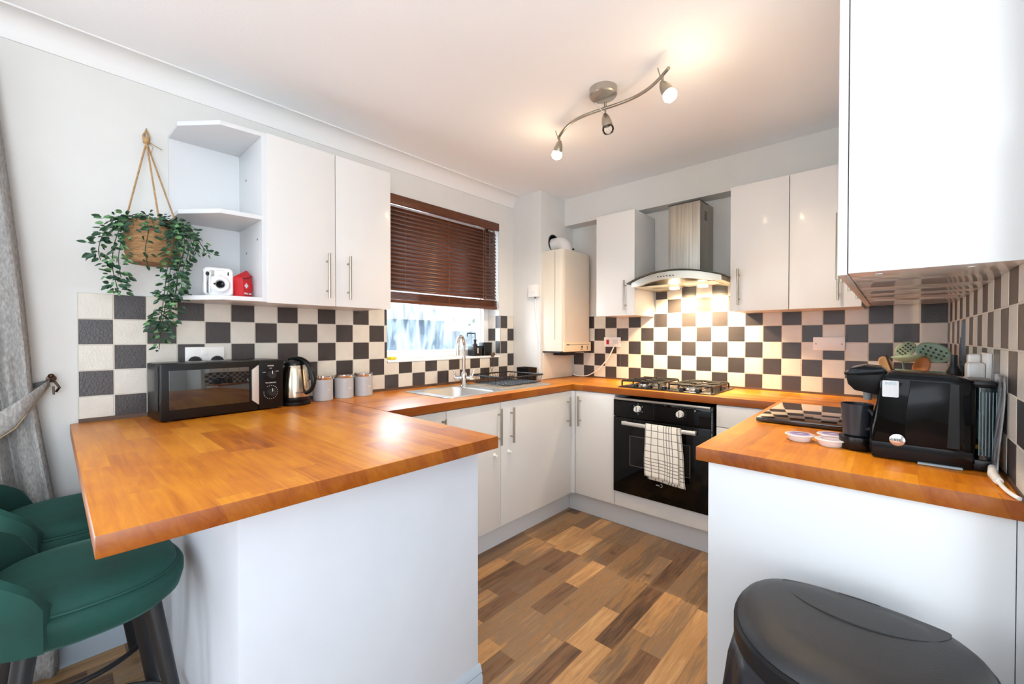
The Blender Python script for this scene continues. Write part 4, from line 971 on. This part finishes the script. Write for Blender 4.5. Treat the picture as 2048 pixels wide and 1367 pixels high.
# utensil pot and utensils
ux, uy = .045, 2.50
r = thing('utensil_pot', 'steel utensil pot hidden behind the coffee machine in the back corner', 'utensil pot', (ux, uy, WT))
bm = B(); lathe(bm, [(0, 0), (.055, 0), (.06, .005), (.06, .145), (.057, .145), (.056, .01), (0, .008)], (ux, uy, WT+.0005), 32); obj('pot', bm, CHROME, r)
def stick(root, p0, p1, rr, mat): bm = B(); cyl(bm, p0, p1, rr, rr*.8, 10); return obj('handle', bm, mat, root)
def oval_head(root, c, nrm, a_, b2, mat, holes=0, cup=0, name='head', up=(0, 0, 1)):
    n_ = Vector(nrm).normalized(); u = Vector(up); u = (u-n_*u.dot(n_)).normalized(); v = n_.cross(u); c = Vector(c); bm = B()
    rings = []
    for s_ in (1, .8, .55, .3, .05):
        rings.append([c+u*(b2*s_*math.cos(2*PI*k/28))+v*(a_*s_*math.sin(2*PI*k/28))-n_*(cup*(1-s_*s_)) for k in range(28)])
    loft(bm, rings, cap0=False, cap1=True); o = obj(name, bm, mat, root, thick=.003)
    if holes:
        bm = B()
        for k in range(5):
            for j in range(3):
                q = c+u*((k-2)*b2*.30)+v*((j-1)*a_*.38)-n_*(cup*.6)
                cyl(bm, q-n_*.005, q+n_*.005, .0036, seg=10)
        obj('slots', bm, M('slot_dark', '2f3a33', .7), o)
    return o
top = WT+.16
r = thing('slotted_spoon', 'sage green slotted spoon with round holes, rightmost in the utensil pot', 'slotted spoon', (ux+.02, uy, top), group=None)
stick(r, (ux+.01, uy, WT+.03), (ux+.035, uy-.02, top+.065), .006, M('utensil_dark', '2a201a', .5)); oval_head(r, (ux+.072, uy-.03, top+.105), (-.15, -.9, .35), .040, .058, SAGE, 1, .008, up=(-.8, 0, .45))
r = thing('ladle', 'pale green ladle in the utensil pot, left of the slotted spoon', 'ladle', (ux, uy, top))
stick(r, (ux+.02, uy-.02, WT+.03), (ux+.03, uy-.03, top+.05), .006, SAGE); oval_head(r, (ux-.005, uy-.035, top+.088), (-.1, .1, .95), .045, .055, M('ladle_green', 'a9bf9c', .45), 0, .026, up=(1, 0, .1))
r = thing('spatula', 'slotted green spatula behind the ladle in the utensil pot', 'spatula', (ux-.02, uy+.02, top))
stick(r, (ux, uy+.02, WT+.03), (ux-.02, uy+.02, top+.06), .005, SAGE); oval_head(r, (ux-.012, uy+.02, top+.115), (0, -1, .2), .03, .04, M('spatula_green', '9aa788', .45), 1, .002, up=(.6, 0, .6))
r = thing('wooden_spoon', 'red-brown wooden spoon at the front of the utensil pot', 'wooden spoon', (ux+.02, uy-.04, top))
stick(r, (ux, uy-.03, WT+.03), (ux+.03, uy-.045, top+.01), .005, SPOONW); oval_head(r, (ux+.036, uy-.05, top+.045), (0, -1, .1), .026, .042, SPOONW, 0, .008, up=(.3, 0, 1))
r = thing('wooden_spoon', 'pale wooden spoon leaning left out of the utensil pot', 'wooden spoon', (ux-.04, uy, top))
stick(r, (ux-.01, uy, WT+.03), (ux-.06, uy-.01, top+.02), .005, BLOCKW); oval_head(r, (ux-.075, uy-.012, top+.05), (0, -1, .2), .022, .036, M('pale_spoon', 'b98f5c', .5), 0, .006, up=(-.5, 0, 1))
r = thing('serving_fork', 'thin dark serving fork rising left of the ladle', 'fork', (ux-.05, uy, top))
stick(r, (ux-.01, uy-.01, WT+.03), (ux-.075, uy-.025, top+.09), .0045, M('utensil_dark2', '3a2a1c', .5))
# knife block with knives and small bottles by the right wall
r = thing('knife_block', 'light wooden block in the back right corner', 'knife block', (.14, 2.70, WT))
bm = B(); box(bm, (.112, 2.60, WT+.0005), (.168, 2.80, WT+.165), bev=.004); obj('block', bm, BLOCKW, r)
r = thing('knife_rack', 'slim knife holder with upright knives standing by the right wall', 'knife rack', (.158, 1.96, WT))
bm = B(); box(bm, (.13, 1.90, WT+.0005), (.186, 2.02, WT+.18), bev=.004); obj('rack_body', bm, BLACKM, r)
for k, (y, h, hl) in enumerate(((1.915, .30, .1), (1.945, .385, .12), (1.975, .33, .09), (2.0, .31, .09))):
    bm = B(); x = .158; prism(bm, [(x-.006, WT+.18), (x+.006, WT+.18), (x+.005, WT+h-.02), (x-.003, WT+h)], y-.001, y+.001, 'y'); kn = obj('knife_blade', bm, M('knife_grey', '55565a', .35, .6), r)
    bm = B(); box(bm, (x-.009, y-.006, WT+.18), (x+.009, y+.006, WT+.18+hl*.6), bev=.003); obj('knife_handle', bm, BLACK, r)
bm = B(); lathe(bm, [(0, 0), (.018, 0), (.019, .003), (.019, .225), (.009, .245), (.009, .275), (0, .276)], (.128, 1.80, WT+.0005), 20)
r = thing('spice_bottle', 'slim dark bottle with a white label behind the coffee machine', 'bottle', (.128, 1.80, WT)); obj('bottle', bm, BLACK, r)
bm = B(); lathe(bm, [(.0193, .178), (.0196, .180), (.0196, .212), (.0193, .214)], (.128, 1.80, WT+.0005), 20); obj('bottle_label', bm, PRINT, r)
# socket and white adaptor on the right wall
r = thing('wall_socket', 'white double socket on the right tiled wall', 'socket', (XR, 1.765, 1.15))
bm = B(); box(bm, (XR-.010, 1.69, 1.105), (XR-.0005, 1.84, 1.195), bev=.003); obj('face_plate', bm, PLAS, r)
r = thing('power_adaptor', 'rounded white power adaptor plugged into the right wall socket', 'plug', (XR-.010, 1.735, 1.13))
bm = B(); box(bm, (XR-.045, 1.70, 1.10), (XR-.0105, 1.77, 1.168), bev=.010, seg=3); obj('adaptor_body', bm, PLAS, r)
r = thing('power_plug', 'white plug in the far half of the right wall socket', 'plug', (XR-.010, 1.808, 1.15))
bm = B(); box(bm, (XR-.036, 1.785, 1.135), (XR-.0105, 1.83, 1.19), bev=.008, seg=3); obj('plug_body', bm, PLAS, r)
# white lead at the worktop edge
r = thing('power_lead', 'white cable with a connector at the right end of the worktop', 'cable', (.165, 1.42, WT))
bm = B(); tube(bm, [(.170, 1.40, WT+.012), (.168, 1.45, WT+.014), (.172, 1.50, WT+.02)], [.008, .0095, .007], 12); obj('connector', bm, PLAS, r)
bm = B(); tube(bm, bezier((.170, 1.405, WT+.012), (.171, 1.37, WT+.008), (.176, 1.33, WT+.005), (.187, 1.305, WT+.0045)), .0042, 10); obj('lead', bm, PLAS, r)

# ------------------------------------------------------------------ things on the corner shelf
sz_ = 1.389+.0185
r = thing('instant_camera', 'white instant camera with a black lens on the lowest corner shelf', 'camera', (-2.10, .474, sz_), math.radians(-4))
bm = B()
def cam_ring(x, k): return [(x, a_, c_) for a_, c_ in rrect(0, .061, .052-k, .059-k, .018, 5)]
loft(bm, [cam_ring(-.025, .004), cam_ring(-.021, 0), cam_ring(.012, 0), cam_ring(.017, .004)])
for v in bm.verts: v.co.z = max(v.co.z, .002)
obj('camera_body', bm, M('camera_white', 'eef0f2', .3), r, world=False)
bm = B(); loft(bm, [[(x, a_-.040, c_) for a_, c_ in rrect(0, .055, .013-k, .048-k, .012, 5)] for x, k in ((.012, 0), (.026, .001), (.030, .005))]); obj('hand_grip', bm, M('camera_white2', 'e6e9ed', .35), r, world=False)
bm = B(); lathe(bm, [(.038, 0), (.038, .006), (.034, .009), (.031, .018), (.029, .020), (.020, .019), (.016, .013)], (.016, .004, .050), 40, (1, 0, 0)); obj('lens_barrel', bm, M('camera_white3', 'f0f1f2', .25), r, world=False)
bm = B(); lathe(bm, [(0, .006), (.010, .006), (.0135, .008), (.0135, -.01)], (.026, .004, .050), 28, (1, 0, 0)); obj('lens', bm, GLOSSB, r, world=False)
bm = B(); cyl(bm, (.03, -.017, .05), (.036, -.017, .05), .004, seg=14); box(bm, (.016, .031, .090), (.0185, .036, .104), bev=.001); lathe(bm, [(.0065, 0), (.0065, .004), (0, .005)], (.028, -.040, .090), 18, (1, 0, 0), sy=1.3); obj('black_windows', bm, BLACK, r, world=False)
bm = B(); box(bm, (.015, -.031, .083), (.0195, -.015, .107), bev=.003); obj('flash', bm, M('flash_silver', 'b9bab5', .12, .6), r, world=False)
bm = B(); box(bm, (.0168, .0, .088), (.0176, .012, .0895)); box(bm, (.0168, -.008, .108), (.0176, .02, .109)); obj('small_print', bm, PRINTG, r, world=False)
bm = B(); tube(bm, [(.0, .052, .02), (.01, .062, .004), (.03, .085, .0018), (.04, .10, .0018)], .0014, 6); obj('wrist_cord', bm, PRINTG, r, world=False)
r = thing('first_aid_kit', 'red first aid pouch with a white cross on the lowest corner shelf', 'first aid kit', (-2.085, .562, sz_), math.radians(38))
# pouch: front panel in local y-z facing +x
bm = B(); loft(bm, [[(-.026, -.022, 0), (.018, -.022, 0), (.018, .030, 0), (-.026, .030, 0)], [(-.028, -.026, .05), (.019, -.026, .05), (.019, .034, .05), (-.028, .034, .05)], [(-.028, -.030, .085), (.020, -.028, .083), (.012, .036, .100), (-.028, .036, .102)], [(-.012, -.026, .094), (-.004, -.024, .094), (-.006, .034, .122), (-.012, .034, .124)]])
bmesh.ops.subdivide_edges(bm, edges=bm.edges[:], cuts=2, use_grid_fill=True, smooth=.12); obj('pouch', bm, REDF, r, world=False)
bm = B(); tube(bm, [(.020, -.029, .080), (.022, 0, .083), (.016, .034, .098)], .0025, 8); obj('zip', bm, M('zip_dark_red', '7d0d16', .5), r, world=False)
bm = B(); box(bm, (.0188, -.016, .048), (.0206, .004, .055)); box(bm, (.0188, -.0095, .0415), (.0206, -.0025, .0615)); obj('cross', bm, PRINT, r, world=False)
text('lettering', 'FIRST AID', .0105, PRINT, r, (.0198, .003, .018), (0, 1, 0), (0, 0, 1), ext=.0006, world=False)

# ------------------------------------------------------------------ hanging plant
hk = Vector((WLx+.012, .272, 2.075)); pc = Vector((-2.165, .275, 1.60))
bm = B(); tube(bm, [hk+Vector((-.011, 0, .012)), hk+Vector((.012, 0, .012)), hk+Vector((.02, 0, .02))], .003, 8); tag(obj('wall_hook', bm, CHROME), 'small metal hook in the left wall holding the plant rope', 'hook')
r = thing('hanging_plant', 'trailing green plant in a woven basket hung by rope on the left wall', 'hanging plant', tuple(pc+Vector((0, 0, -.08))))
bm = B(); seg_ = 40
prof = []
for i in range(13):
    z = -.075+.16*i/12; base_r = .074+.014*math.sin(i/12*PI*.9); prof.append((base_r+.0025*(i % 2), z))
lathe(bm, [(0, -.078)]+prof+[(.078, .086), (.072, .07), (0, .06)], pc, seg_); obj('basket', bm, BASKET, r)
bm = B(); lathe(bm, [(0, .066), (.073, .062)], pc, 30); obj('soil', bm, M('soil', '2b2018', .95, bump=1), r)
for a_ in (-1.9, .1, 1.75):
    e = pc+Vector((math.cos(a_)*.083, math.sin(a_)*.083, .08)); bm = B(); t0 = hk+Vector((.014, 0, -.035))
    tube(bm, [t0, t0.lerp(e, .5), e, e+Vector((0, 0, -.03))], .0031, 8); obj('rope', bm, ROPE, r)
bm = B(); tube(bm, [hk+Vector((.012, -.006, -.04)), hk+Vector((.014, -.008, -.01)), hk+Vector((.014, 0, .018)), hk+Vector((.014, .008, -.01)), hk+Vector((.012, .006, -.04))], .005, 8)
lathe(bm, [(.006, -.012), (.011, -.008), (.012, 0), (.011, .008), (.006, .012)], hk+Vector((.014, 0, -.028)), 14)
tube(bm, [hk+Vector((.016, .004, -.03)), hk+Vector((.02, .03, -.045)), hk+Vector((.02, .05, -.052))], .0015, 6); tube(bm, [hk+Vector((.016, .004, -.03)), hk+Vector((.02, .02, -.05)), hk+Vector((.02, .012, -.085))], .0012, 6)
obj('rope_knot', bm, ROPE, r)
LEAF2 = M('leaf_light', '5f8a58', .42, var=.3, vscale=30); LEAF3 = M('leaf_dark', '1f4430', .4, var=.3, vscale=30)
def vine(pts, dens=1.0, size=.03, spread=.03):
    bm = B(); P = [Vector(p) for p in pts]
    # smooth path
    path = []
    for i in range(len(P)-1):
        for t_ in range(6):
            s_ = t_/6; p0 = P[max(i-1, 0)]; p1 = P[i]; p2 = P[i+1]; p3 = P[min(i+2, len(P)-1)]
            path.append(.5*((2*p1)+(-p0+p2)*s_+(2*p0-5*p1+4*p2-p3)*s_*s_+(-p0+3*p1-3*p2+p3)*s_**3))
    path.append(P[-1]); tube(bm, path, .0014, 5)
    nf0 = len(bm.faces); side_ = 1
    for i, p in enumerate(path):
        for _ in range(max(1, int(round(dens*(1+rnd.random()))))):
            side_ *= -1; ang = rnd.uniform(0, 2*PI)
            d = Vector((math.cos(ang)*.7, math.sin(ang), rnd.uniform(-.6, .5))).normalized()
            b0 = p+d*rnd.uniform(.002, spread)
            if b0.x < XL+.012: b0.x = XL+.012+rnd.random()*.01
            d = (d+Vector((.15, 0, -.35))).normalized(); s_ = size*rnd.uniform(.65, 1.15)
            nn2 = Vector((rnd.uniform(.3, 1), rnd.uniform(-.6, .3), rnd.uniform(-.2, 1))).normalized(); w = d.cross(nn2).normalized(); up = w.cross(d).normalized()
            mi = rnd.choice((0, 0, 1, 2, 2))
            c0 = bm.verts.new(b0); c1 = bm.verts.new(b0+d*s_*.33-up*s_*.06); c2 = bm.verts.new(b0+d*s_*.7-up*s_*.09); tip = bm.verts.new(b0+d*s_-up*s_*.02)
            for sg in (1, -1):
                l1 = bm.verts.new(b0+d*s_*.30+w*sg*s_*.27+up*s_*.05); l2 = bm.verts.new(b0+d*s_*.66+w*sg*s_*.22+up*s_*.02)
                for f in ((c0, l1, c1), (c1, l1, l2, c2), (c2, l2, tip)):
                    fc = bm.faces.new(f if sg > 0 else f[::-1]); fc.material_index = 1+mi
    return obj('vine', bm, [STEM, LEAF, LEAF2, LEAF3], r)
def ring_pt(a_, rr_, z): return (pc.x+math.cos(a_)*rr_, pc.y+math.sin(a_)*rr_, pc.z+z)
for k in range(9):
    a_ = -PI*.75+k*PI*1.5/8
    vine([ring_pt(a_, .03, .08), ring_pt(a_+.2, .07, .10), ring_pt(a_+.4, .095, .085), ring_pt(a_+.5, .105, .05)], 1.0, .027, .026)
vine([ring_pt(-1.6, .05, .09), (-2.14, .17, 1.68), (-2.14, .135, 1.62), (-2.14, .12, 1.56), (-2.15, .125, 1.52)], 1.8, .029, .032)
vine([ring_pt(-1.5, .05, .09), (-2.12, .185, 1.66), (-2.12, .16, 1.58), (-2.13, .155, 1.50), (-2.14, .165, 1.44), (-2.14, .17, 1.41)], 1.8, .028, .03)
vine([ring_pt(-1.2, .05, .09), (-2.10, .20, 1.66), (-2.10, .18, 1.60), (-2.11, .17, 1.53), (-2.13, .178, 1.46)], 1.4, .027, .03)
vine([ring_pt(-.6, .05, .09), (-2.07, .25, 1.64), (-2.07, .24, 1.56), (-2.09, .25, 1.51)], .7, .028, .03)
for dx, dy, zb__, dn in ((0, 0, 1.19, 1.3), (.02, .02, 1.24, 1.7), (-.02, .028, 1.33, 2.2), (.015, -.012, 1.30, 1.6), (-.01, .04, 1.40, 2.2)):
    vine([ring_pt(.5, .05, .09), (-2.07+dx, .325+dy, 1.66), (-2.06+dx, .33+dy, 1.58), (-2.08+dx, .315+dy, 1.50), (-2.10+dx, .310+dy, 1.42), (-2.12+dx, .295+dy*.7, max(zb__, 1.30)), (-2.13+dx, .285+dy*.4, zb__)], dn, .026, .034)
vine([ring_pt(.9, .05, .09), (-2.09, .36, 1.685), (-2.07, .39, 1.65), (-2.06, .415, 1.60), (-2.06, .44, 1.575)], 1.1, .026, .024)
vine([ring_pt(.9, .05, .09), (-2.10, .37, 1.67), (-2.10, .385, 1.62), (-2.10, .40, 1.575)], .9, .026, .026)

# ------------------------------------------------------------------ curtain
def cur_edge(z):
    if z > 1.07: return -.045-.075*((z-1.07)/1.0)**1.25
    return -.045+.055*min(1, (1.07-z)/.45)
def cur(u, v):
    z = .03+2.22*(1-v); e = cur_edge(z)
    y = e-(.50+.10*abs(z-1.07))*u; amp = .030 if z > 1.2 or z < .9 else .016
    return (XL+.062+amp*math.sin(u*30+.6*math.sin(z*2))+.012*math.sin(u*71), y, z)
r = thing('curtain', 'grey tweed curtain tied back at the left edge of the picture', 'curtain', (XL+.06, -.2, 0))
bm = B(); surf(bm, cur, 90, 50); obj('curtain_panel', bm, GREYF, r, thick=.003)
def tie(u, v):
    a_ = u; y = -.005-.40*a_; z = 1.085-.26*a_-.03*math.sin(a_*3)-(.085*v)*(.25+min(1, a_*5)*.75)
    return (XL+.040+.075*min(1, a_*7)+.008*math.sin(v*PI), y, z)
bm = B(); surf(bm, tie, 26, 8); tb = obj('tieback', bm, GREYF, r, thick=.004)
bm = B(); tube(bm, [tie(i/20, 1.0) for i in range(21)], .003, 6); obj('piping', bm, M('piping_beige', 'a88f6d', .8), tb)
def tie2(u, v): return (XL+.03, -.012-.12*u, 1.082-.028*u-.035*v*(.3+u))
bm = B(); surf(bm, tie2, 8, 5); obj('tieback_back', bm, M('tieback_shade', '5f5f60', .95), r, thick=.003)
r = thing('tieback_hook', 'dark metal hook on the left wall holding the curtain tie', 'hook', (WLx, .0, 1.085)); HM = M('bronze', '4a372b', .35, .8)
bm = B(); tube(bm, [(WLx, 0, 1.085), (WLx+.05, 0, 1.085), (WLx+.06, .01, 1.075), (WLx+.06, .02, 1.055), (WLx+.05, .012, 1.04)], .004, 8); bmesh.ops.create_icosphere(bm, subdivisions=2, radius=.009, matrix=Matrix.Translation((WLx+.052, 0, 1.098))); lathe(bm, [(.014, 0), (.014, .003), (0, .004)], (WLx, 0, 1.085), 16, (1, 0, 0)); tube(bm, [(WLx+.05, .005, 1.06), (WLx+.052, .006, 1.03)], .003, 6); obj('hook', bm, HM, r)

# ------------------------------------------------------------------ bar stools
LEGM = M('black_leg', '17171a', .45)
def sq(a_, hxw, hyw, n_=2.5):
    c_, s_ = math.cos(a_), math.sin(a_)
    return (hxw*math.copysign(abs(c_)**(2/n_), c_), hyw*math.copysign(abs(s_)**(2/n_), s_))
def make_stool(loc, label, rotz=0):
    r = thing('bar_stool', label, 'bar stool', loc, rotz, 'green velvet stools at the peninsula')
    # local: +y faces the peninsula, seat height about .66
    K = 48
    def rg(hx__, hy__, z, yo=0): return [(sq(2*PI*k/K, hx__, hy__)[0], sq(2*PI*k/K, hx__, hy__)[1]+yo, z) for k in range(K)]
    bm = B(); loft(bm, [rg(.11, .10, .555), rg(.165, .155, .562), rg(.192, .180, .585), rg(.200, .188, .615), rg(.200, .188, .635), rg(.192, .180, .642)]); obj('seat_shell', bm, VELVET, r, world=False, sharp=1.2)
    bm = B(); loft(bm, [rg(.180, .168, .632), rg(.186, .174, .645), rg(.182, .170, .662), rg(.160, .150, .676), rg(.11, .10, .683), rg(.05, .045, .685)]); obj('seat_pad', bm, VELVET, r, world=False, sharp=1.2)
    bm = B(); tube(bm, [(p[0], p[1], .644) for p in rg(.1855, .1735, 0)], .004, 6, closed=True); obj('seat_seam', bm, PIPING, r, world=False)
    # wrap-around low back, open at the front
    bm = B(); a0, a1 = math.radians(180+20), math.radians(360-20); n_ = 36
    secs = []
    for i in range(n_+1):
        t_ = i/n_; a_ = a0+(a1-a0)*t_; e = math.sin(t_*PI)**.55; h = .012+.115*e; ox_, oy_ = sq(a_, .212, .200); ix_, iy_ = sq(a_, .178, .166)
        k_ = 1+.10*e
        secs.append([(ox_, oy_, .585), (ox_*(1+.06*e), oy_*(1+.06*e), .62), (ox_*k_, oy_*k_, .650+h*.55), (ox_*k_*.995, oy_*k_*.995, .662+h), (ox_*k_*.93, oy_*k_*.93, .668+h), (ix_*k_*1.0, iy_*k_*1.0, .655+h*.8), (ix_*1.0, iy_*1.0, .648), (ix_, iy_, .60)])
    loft(bm, secs); obj('backrest', bm, VELVET, r, world=False, sharp=.9)
    for sx_, sy_ in ((1, 1), (-1, 1), (1, -1), (-1, -1)):
        bm = B(); tube(bm, [(sx_*.115, sy_*.105, .565), (sx_*.195, sy_*.185, 0)], [.019, .013], 14); obj('leg', bm, LEGM, r, world=False)
    bm = B(); tube(bm, [(.205*math.cos(2*PI*k/40), .195*math.sin(2*PI*k/40), .20) for k in range(40)], .008, 10, closed=True); obj('foot_ring', bm, BLACKM, r, world=False)
    return r
s1 = make_stool((-1.50, .055, 0), 'green velvet bar stool nearest the camera, under the peninsula', math.radians(4))
s2 = copy_tree(s1); s2.location = (-2.01, .04, 0); s2['label'] = 'green velvet bar stool nearest the left wall and curtain'

# ------------------------------------------------------------------ bin
r = thing('pedal_bin', 'tall dark grey D-shaped bin with a domed lid in front of the right end panel', 'bin', (-.065, 1.10, 0))
def dshape(k, z, sc=1.0):
    out = []; hw, y1, y0 = .206*sc-k, 1.242-k*1.0, .87+k
    n_ = 48
    for i in range(n_):
        a_ = 2*PI*i/n_; c_, s_ = math.cos(a_), math.sin(a_)
        if s_ > 0: x = hw*math.copysign(abs(c_)**(2/3.0), c_); y = 1.09+(y1-1.09)*abs(s_)**(2/2.6)
        else: x = hw*math.copysign(abs(c_)**(2/2.25), c_); y = 1.09-(1.09-y0)*abs(s_)**(2/2.1)
        out.append((-.062+x, y, z))
    return out
bm = B(); loft(bm, [dshape(.055, .002), dshape(.05, .02), dshape(.022, .54)]); obj('bin_body', bm, BINM, r)
bm = B(); loft(bm, [dshape(.004, .586), dshape(-.002, .591), dshape(-.002, .624), dshape(.004, .629)]); obj('lid_rim', bm, M('bin_rim', '121316', .4, spec=.25), r)
bm = B()
def lidz(x, y, k):
    return 0
rings = []
for k, z in ((.005, .630), (.008, .638), (.022, .650), (.048, .660), (.078, .664)):
    rings.append(dshape(k, z))
loft(bm, rings); obj('lid', bm, BINM, r)
# oval recess panel towards the back of the lid
bm = B(); rr2 = []
for s_, z in ((1.0, .658), (.99, .6665), (.6, .6672), (.1, .6675)):
    q = []
    for i in range(40):
        a_ = 2*PI*i/40; x = .142*s_*math.cos(a_); y = (.105 if math.sin(a_) < 0 else .018)*s_*math.sin(a_); q.append((-.055+x, 1.18+y, z-max(0, y+.05)*.10-.04*abs(x)**2/.15**2*.1))
    rr2.append(q)
loft(bm, rr2); obj('lid_panel', bm, M('bin_panel', '202327', .5, bump=.3, bscale=700), r)
bm = B(); tube(bm, [(-.09, 1.196, .6595), (-.055, 1.198, .6595), (-.02, 1.196, .6595)], .002, 6); obj('lid_slot', bm, BLACKM, r)
bm = B(); rings = []
NB = 96
def bagr(z, out, amp, ph):
    base = dshape(0, z); q = []
    for i in range(NB):
        f_ = i/NB*48; i0 = int(f_) % 48; i1 = (i0+1) % 48; t_ = f_-int(f_); p = Vector(base[i0]).lerp(Vector(base[i1]), t_)
        c = Vector((-.062, 1.09, z)); d = (p-c).normalized(); w = amp*(math.sin(i*.9+ph)+.6*math.sin(i*2.1+ph*2)+.5*math.sin(i*.35-ph))
        q.append(tuple(Vector((p.x, min((p+d*(out+w)).y, 1.29), z)) if False else p+d*(out+w)))
    return q
for z, o_, am in ((.586, -.008, .001), (.54, .0, .005), (.44, .010, .009), (.36, .014, .011), (.30, .008, .012), (.29, .002, .010)): rings.append(bagr(z, o_+.006, am*.8, z*9))
loft(bm, rings, cap0=False, cap1=False)
for v in bm.verts: v.co.y = min(v.co.y, 1.29)
obj('bin_liner', bm, BAGM, r, thick=.001)

# ------------------------------------------------------------------ outside
bm = B(); box(bm, (-14, -8, -.3), (-2.6, 12, -.12)); g = obj('patio_paving', bm, M('paving', 'b9bab8', .8, var=.15, vscale=3)); g['kind'] = 'structure'
r = thing('garden_fence', 'pale board fence seen through the window glass', 'fence', (-6.0, 3.5, -.12))
bm = B()
for k in range(50): box(bm, (-6.0+.02*(k % 2), -2.0+k*.2, -.12), (-5.97+.02*(k % 2), -1.81+k*.2, 1.35))
obj('boards', bm, M('fence_board', 'c7ccd2', .7, var=.12, vscale=2), r)
r = thing('garden_shrub', 'green shrub beyond the kitchen window', 'shrub', (-4.4, 5.6, -.12))
bm = B(); q = random.Random(3)
for k in range(2600):
    c = Vector((q.gauss(0, .45), q.gauss(0, .55), q.gauss(0, .55))); 
    if c.length > 1.3: continue
    p = Vector((-4.4, 5.6, 1.25))+c; d = Vector((q.uniform(-1, 1), q.uniform(-1, 1), q.uniform(-1, 1))).normalized(); w = d.cross(Vector((q.uniform(-1, 1), q.uniform(-1, 1), 1))).normalized()
    s_ = q.uniform(.05, .1); bm.faces.new([bm.verts.new(p), bm.verts.new(p+d*s_*.5+w*s_*.3), bm.verts.new(p+d*s_), bm.verts.new(p+d*s_*.5-w*s_*.3)])
obj('leaves', bm, M('shrub_green', '7f9a6a', .6, var=.4, vscale=3), r)
bm = B(); cyl(bm, (-4.4, 5.6, -.12), (-4.4, 5.6, 1.2), .05, .03, 10); obj('trunk', bm, M('bark', '6a5644', .9), r)
r = thing('garden_shed', 'blue-grey shed wall seen blurred through the left of the window', 'shed', (-4.6, 2.9, -.12))
bm = B(); box(bm, (-5.4, 2.1, -.12), (-4.4, 3.5, 1.45)); obj('shed_walls', bm, M('shed_blue', '8f9fae', .7, var=.2, vscale=2, stretch=(1, 6, 1)), r)
bm = B(); prism(bm, [(2.0, 1.45), (3.6, 1.45), (3.6, 1.5), (2.8, 1.72), (2.0, 1.5)], -5.5, -4.3, 'x'); obj('shed_roof', bm, M('shed_roof', 'c9c9c4', .8), r)

# ------------------------------------------------------------------ lights
w = bpy.data.worlds.new('World'); bpy.context.scene.world = w; w.use_nodes = True; nt = w.node_tree
bg = nt.nodes['Background']; sk = N(nt, 'ShaderNodeTexSky'); sk.sky_type = 'HOSEK_WILKIE'; sk.turbidity = 5; sk.sun_direction = (.3, -.5, .8)
mxw = N(nt, 'ShaderNodeMix', data_type='RGBA'); mxw.inputs['Factor'].default_value = .75; L(nt, sk.outputs[0], mxw.inputs[6]); mxw.inputs[7].default_value = (.86, .93, 1, 1)
L(nt, mxw.outputs[2], bg.inputs[0]); bg.inputs[1].default_value = 1.3
def area(name, loc, size, energy, col, direction, spread=PI):
    ld = bpy.data.lights.new(name, 'AREA'); ld.shape = 'RECTANGLE'; ld.size, ld.size_y = size; ld.energy = energy; ld.color = col; ld.spread = spread
    o = bpy.data.objects.new(name, ld); C.objects.link(o); o.location = loc; o.rotation_euler = Vector(direction).to_track_quat('-Z', 'Z').to_euler(); return o
DAY = (.86, .93, 1.0)
area('daylight_patio_door', (-2.60, -1.5, 1.15), (1.7, 1.9), 60, DAY, (1, .1, .8))
area('rear_fill_light', (-.25, -3.16, 1.5), (2.5, 1.3), 22, DAY, (0, 1, .95))  # added fill outside the unseen rear window, tilted up to brighten the ceiling
area('side_fill_light', (1.80, -.8, 1.5), (2.6, 1.3), 72, DAY, (-1, 0, .7))  # added fill outside the unseen side window, for the left wall and ceiling
area('daylight_kitchen_window', (-3.1, 1.7, 1.55), (1.6, 1.0), 42, DAY, (1, .05, -.3))
def point(name, loc, e, col, rad=.02):
    ld = bpy.data.lights.new(name, 'POINT'); ld.energy = e; ld.color = col; ld.shadow_soft_size = rad
    o = bpy.data.objects.new(name, ld); C.objects.link(o); o.location = loc
WARM = (1, .66, .34)
for p, d in lamps:
    point('bulb_glow', p, .5, WARM, .03)
    ld = bpy.data.lights.new('spot_beam', 'SPOT'); ld.energy = 32; ld.color = (1, .77, .52); ld.spot_size = math.radians(128); ld.spot_blend = 1; ld.shadow_soft_size = .025
    o = bpy.data.objects.new('spot_beam', ld); C.objects.link(o); o.location = p; o.rotation_euler = d.to_track_quat('-Z', 'Y').to_euler()
for x in (-1.085, -.905):
    ld = bpy.data.lights.new('hood_spot', 'SPOT'); ld.energy = 36; ld.color = (1, .72, .40); ld.spot_size = math.radians(125); ld.spot_blend = .7; ld.shadow_soft_size = .02
    o = bpy.data.objects.new('hood_spot', ld); C.objects.link(o); o.location = (x, 2.79, 1.553); o.rotation_euler = Vector((0, .45, -1)).to_track_quat('-Z', 'Y').to_euler()

# ------------------------------------------------------------------ camera
cam = bpy.data.cameras.new('Camera'); co = bpy.data.objects.new('Camera', cam); C.objects.link(co)
cam.sensor_width = 36; cam.lens = 840.935/2048*36; cam.clip_start = .02
co.location = (0, 0, 1.238); co.rotation_euler = (math.radians(90-.6423), 0, math.radians(42.3502))
sc = bpy.context.scene; sc.camera = co
sc.view_settings.view_transform = 'Standard'; sc.view_settings.look = 'None'; sc.view_settings.gamma = 1; sc.view_settings.use_curve_mapping = False
sc.view_settings.exposure = 0.62
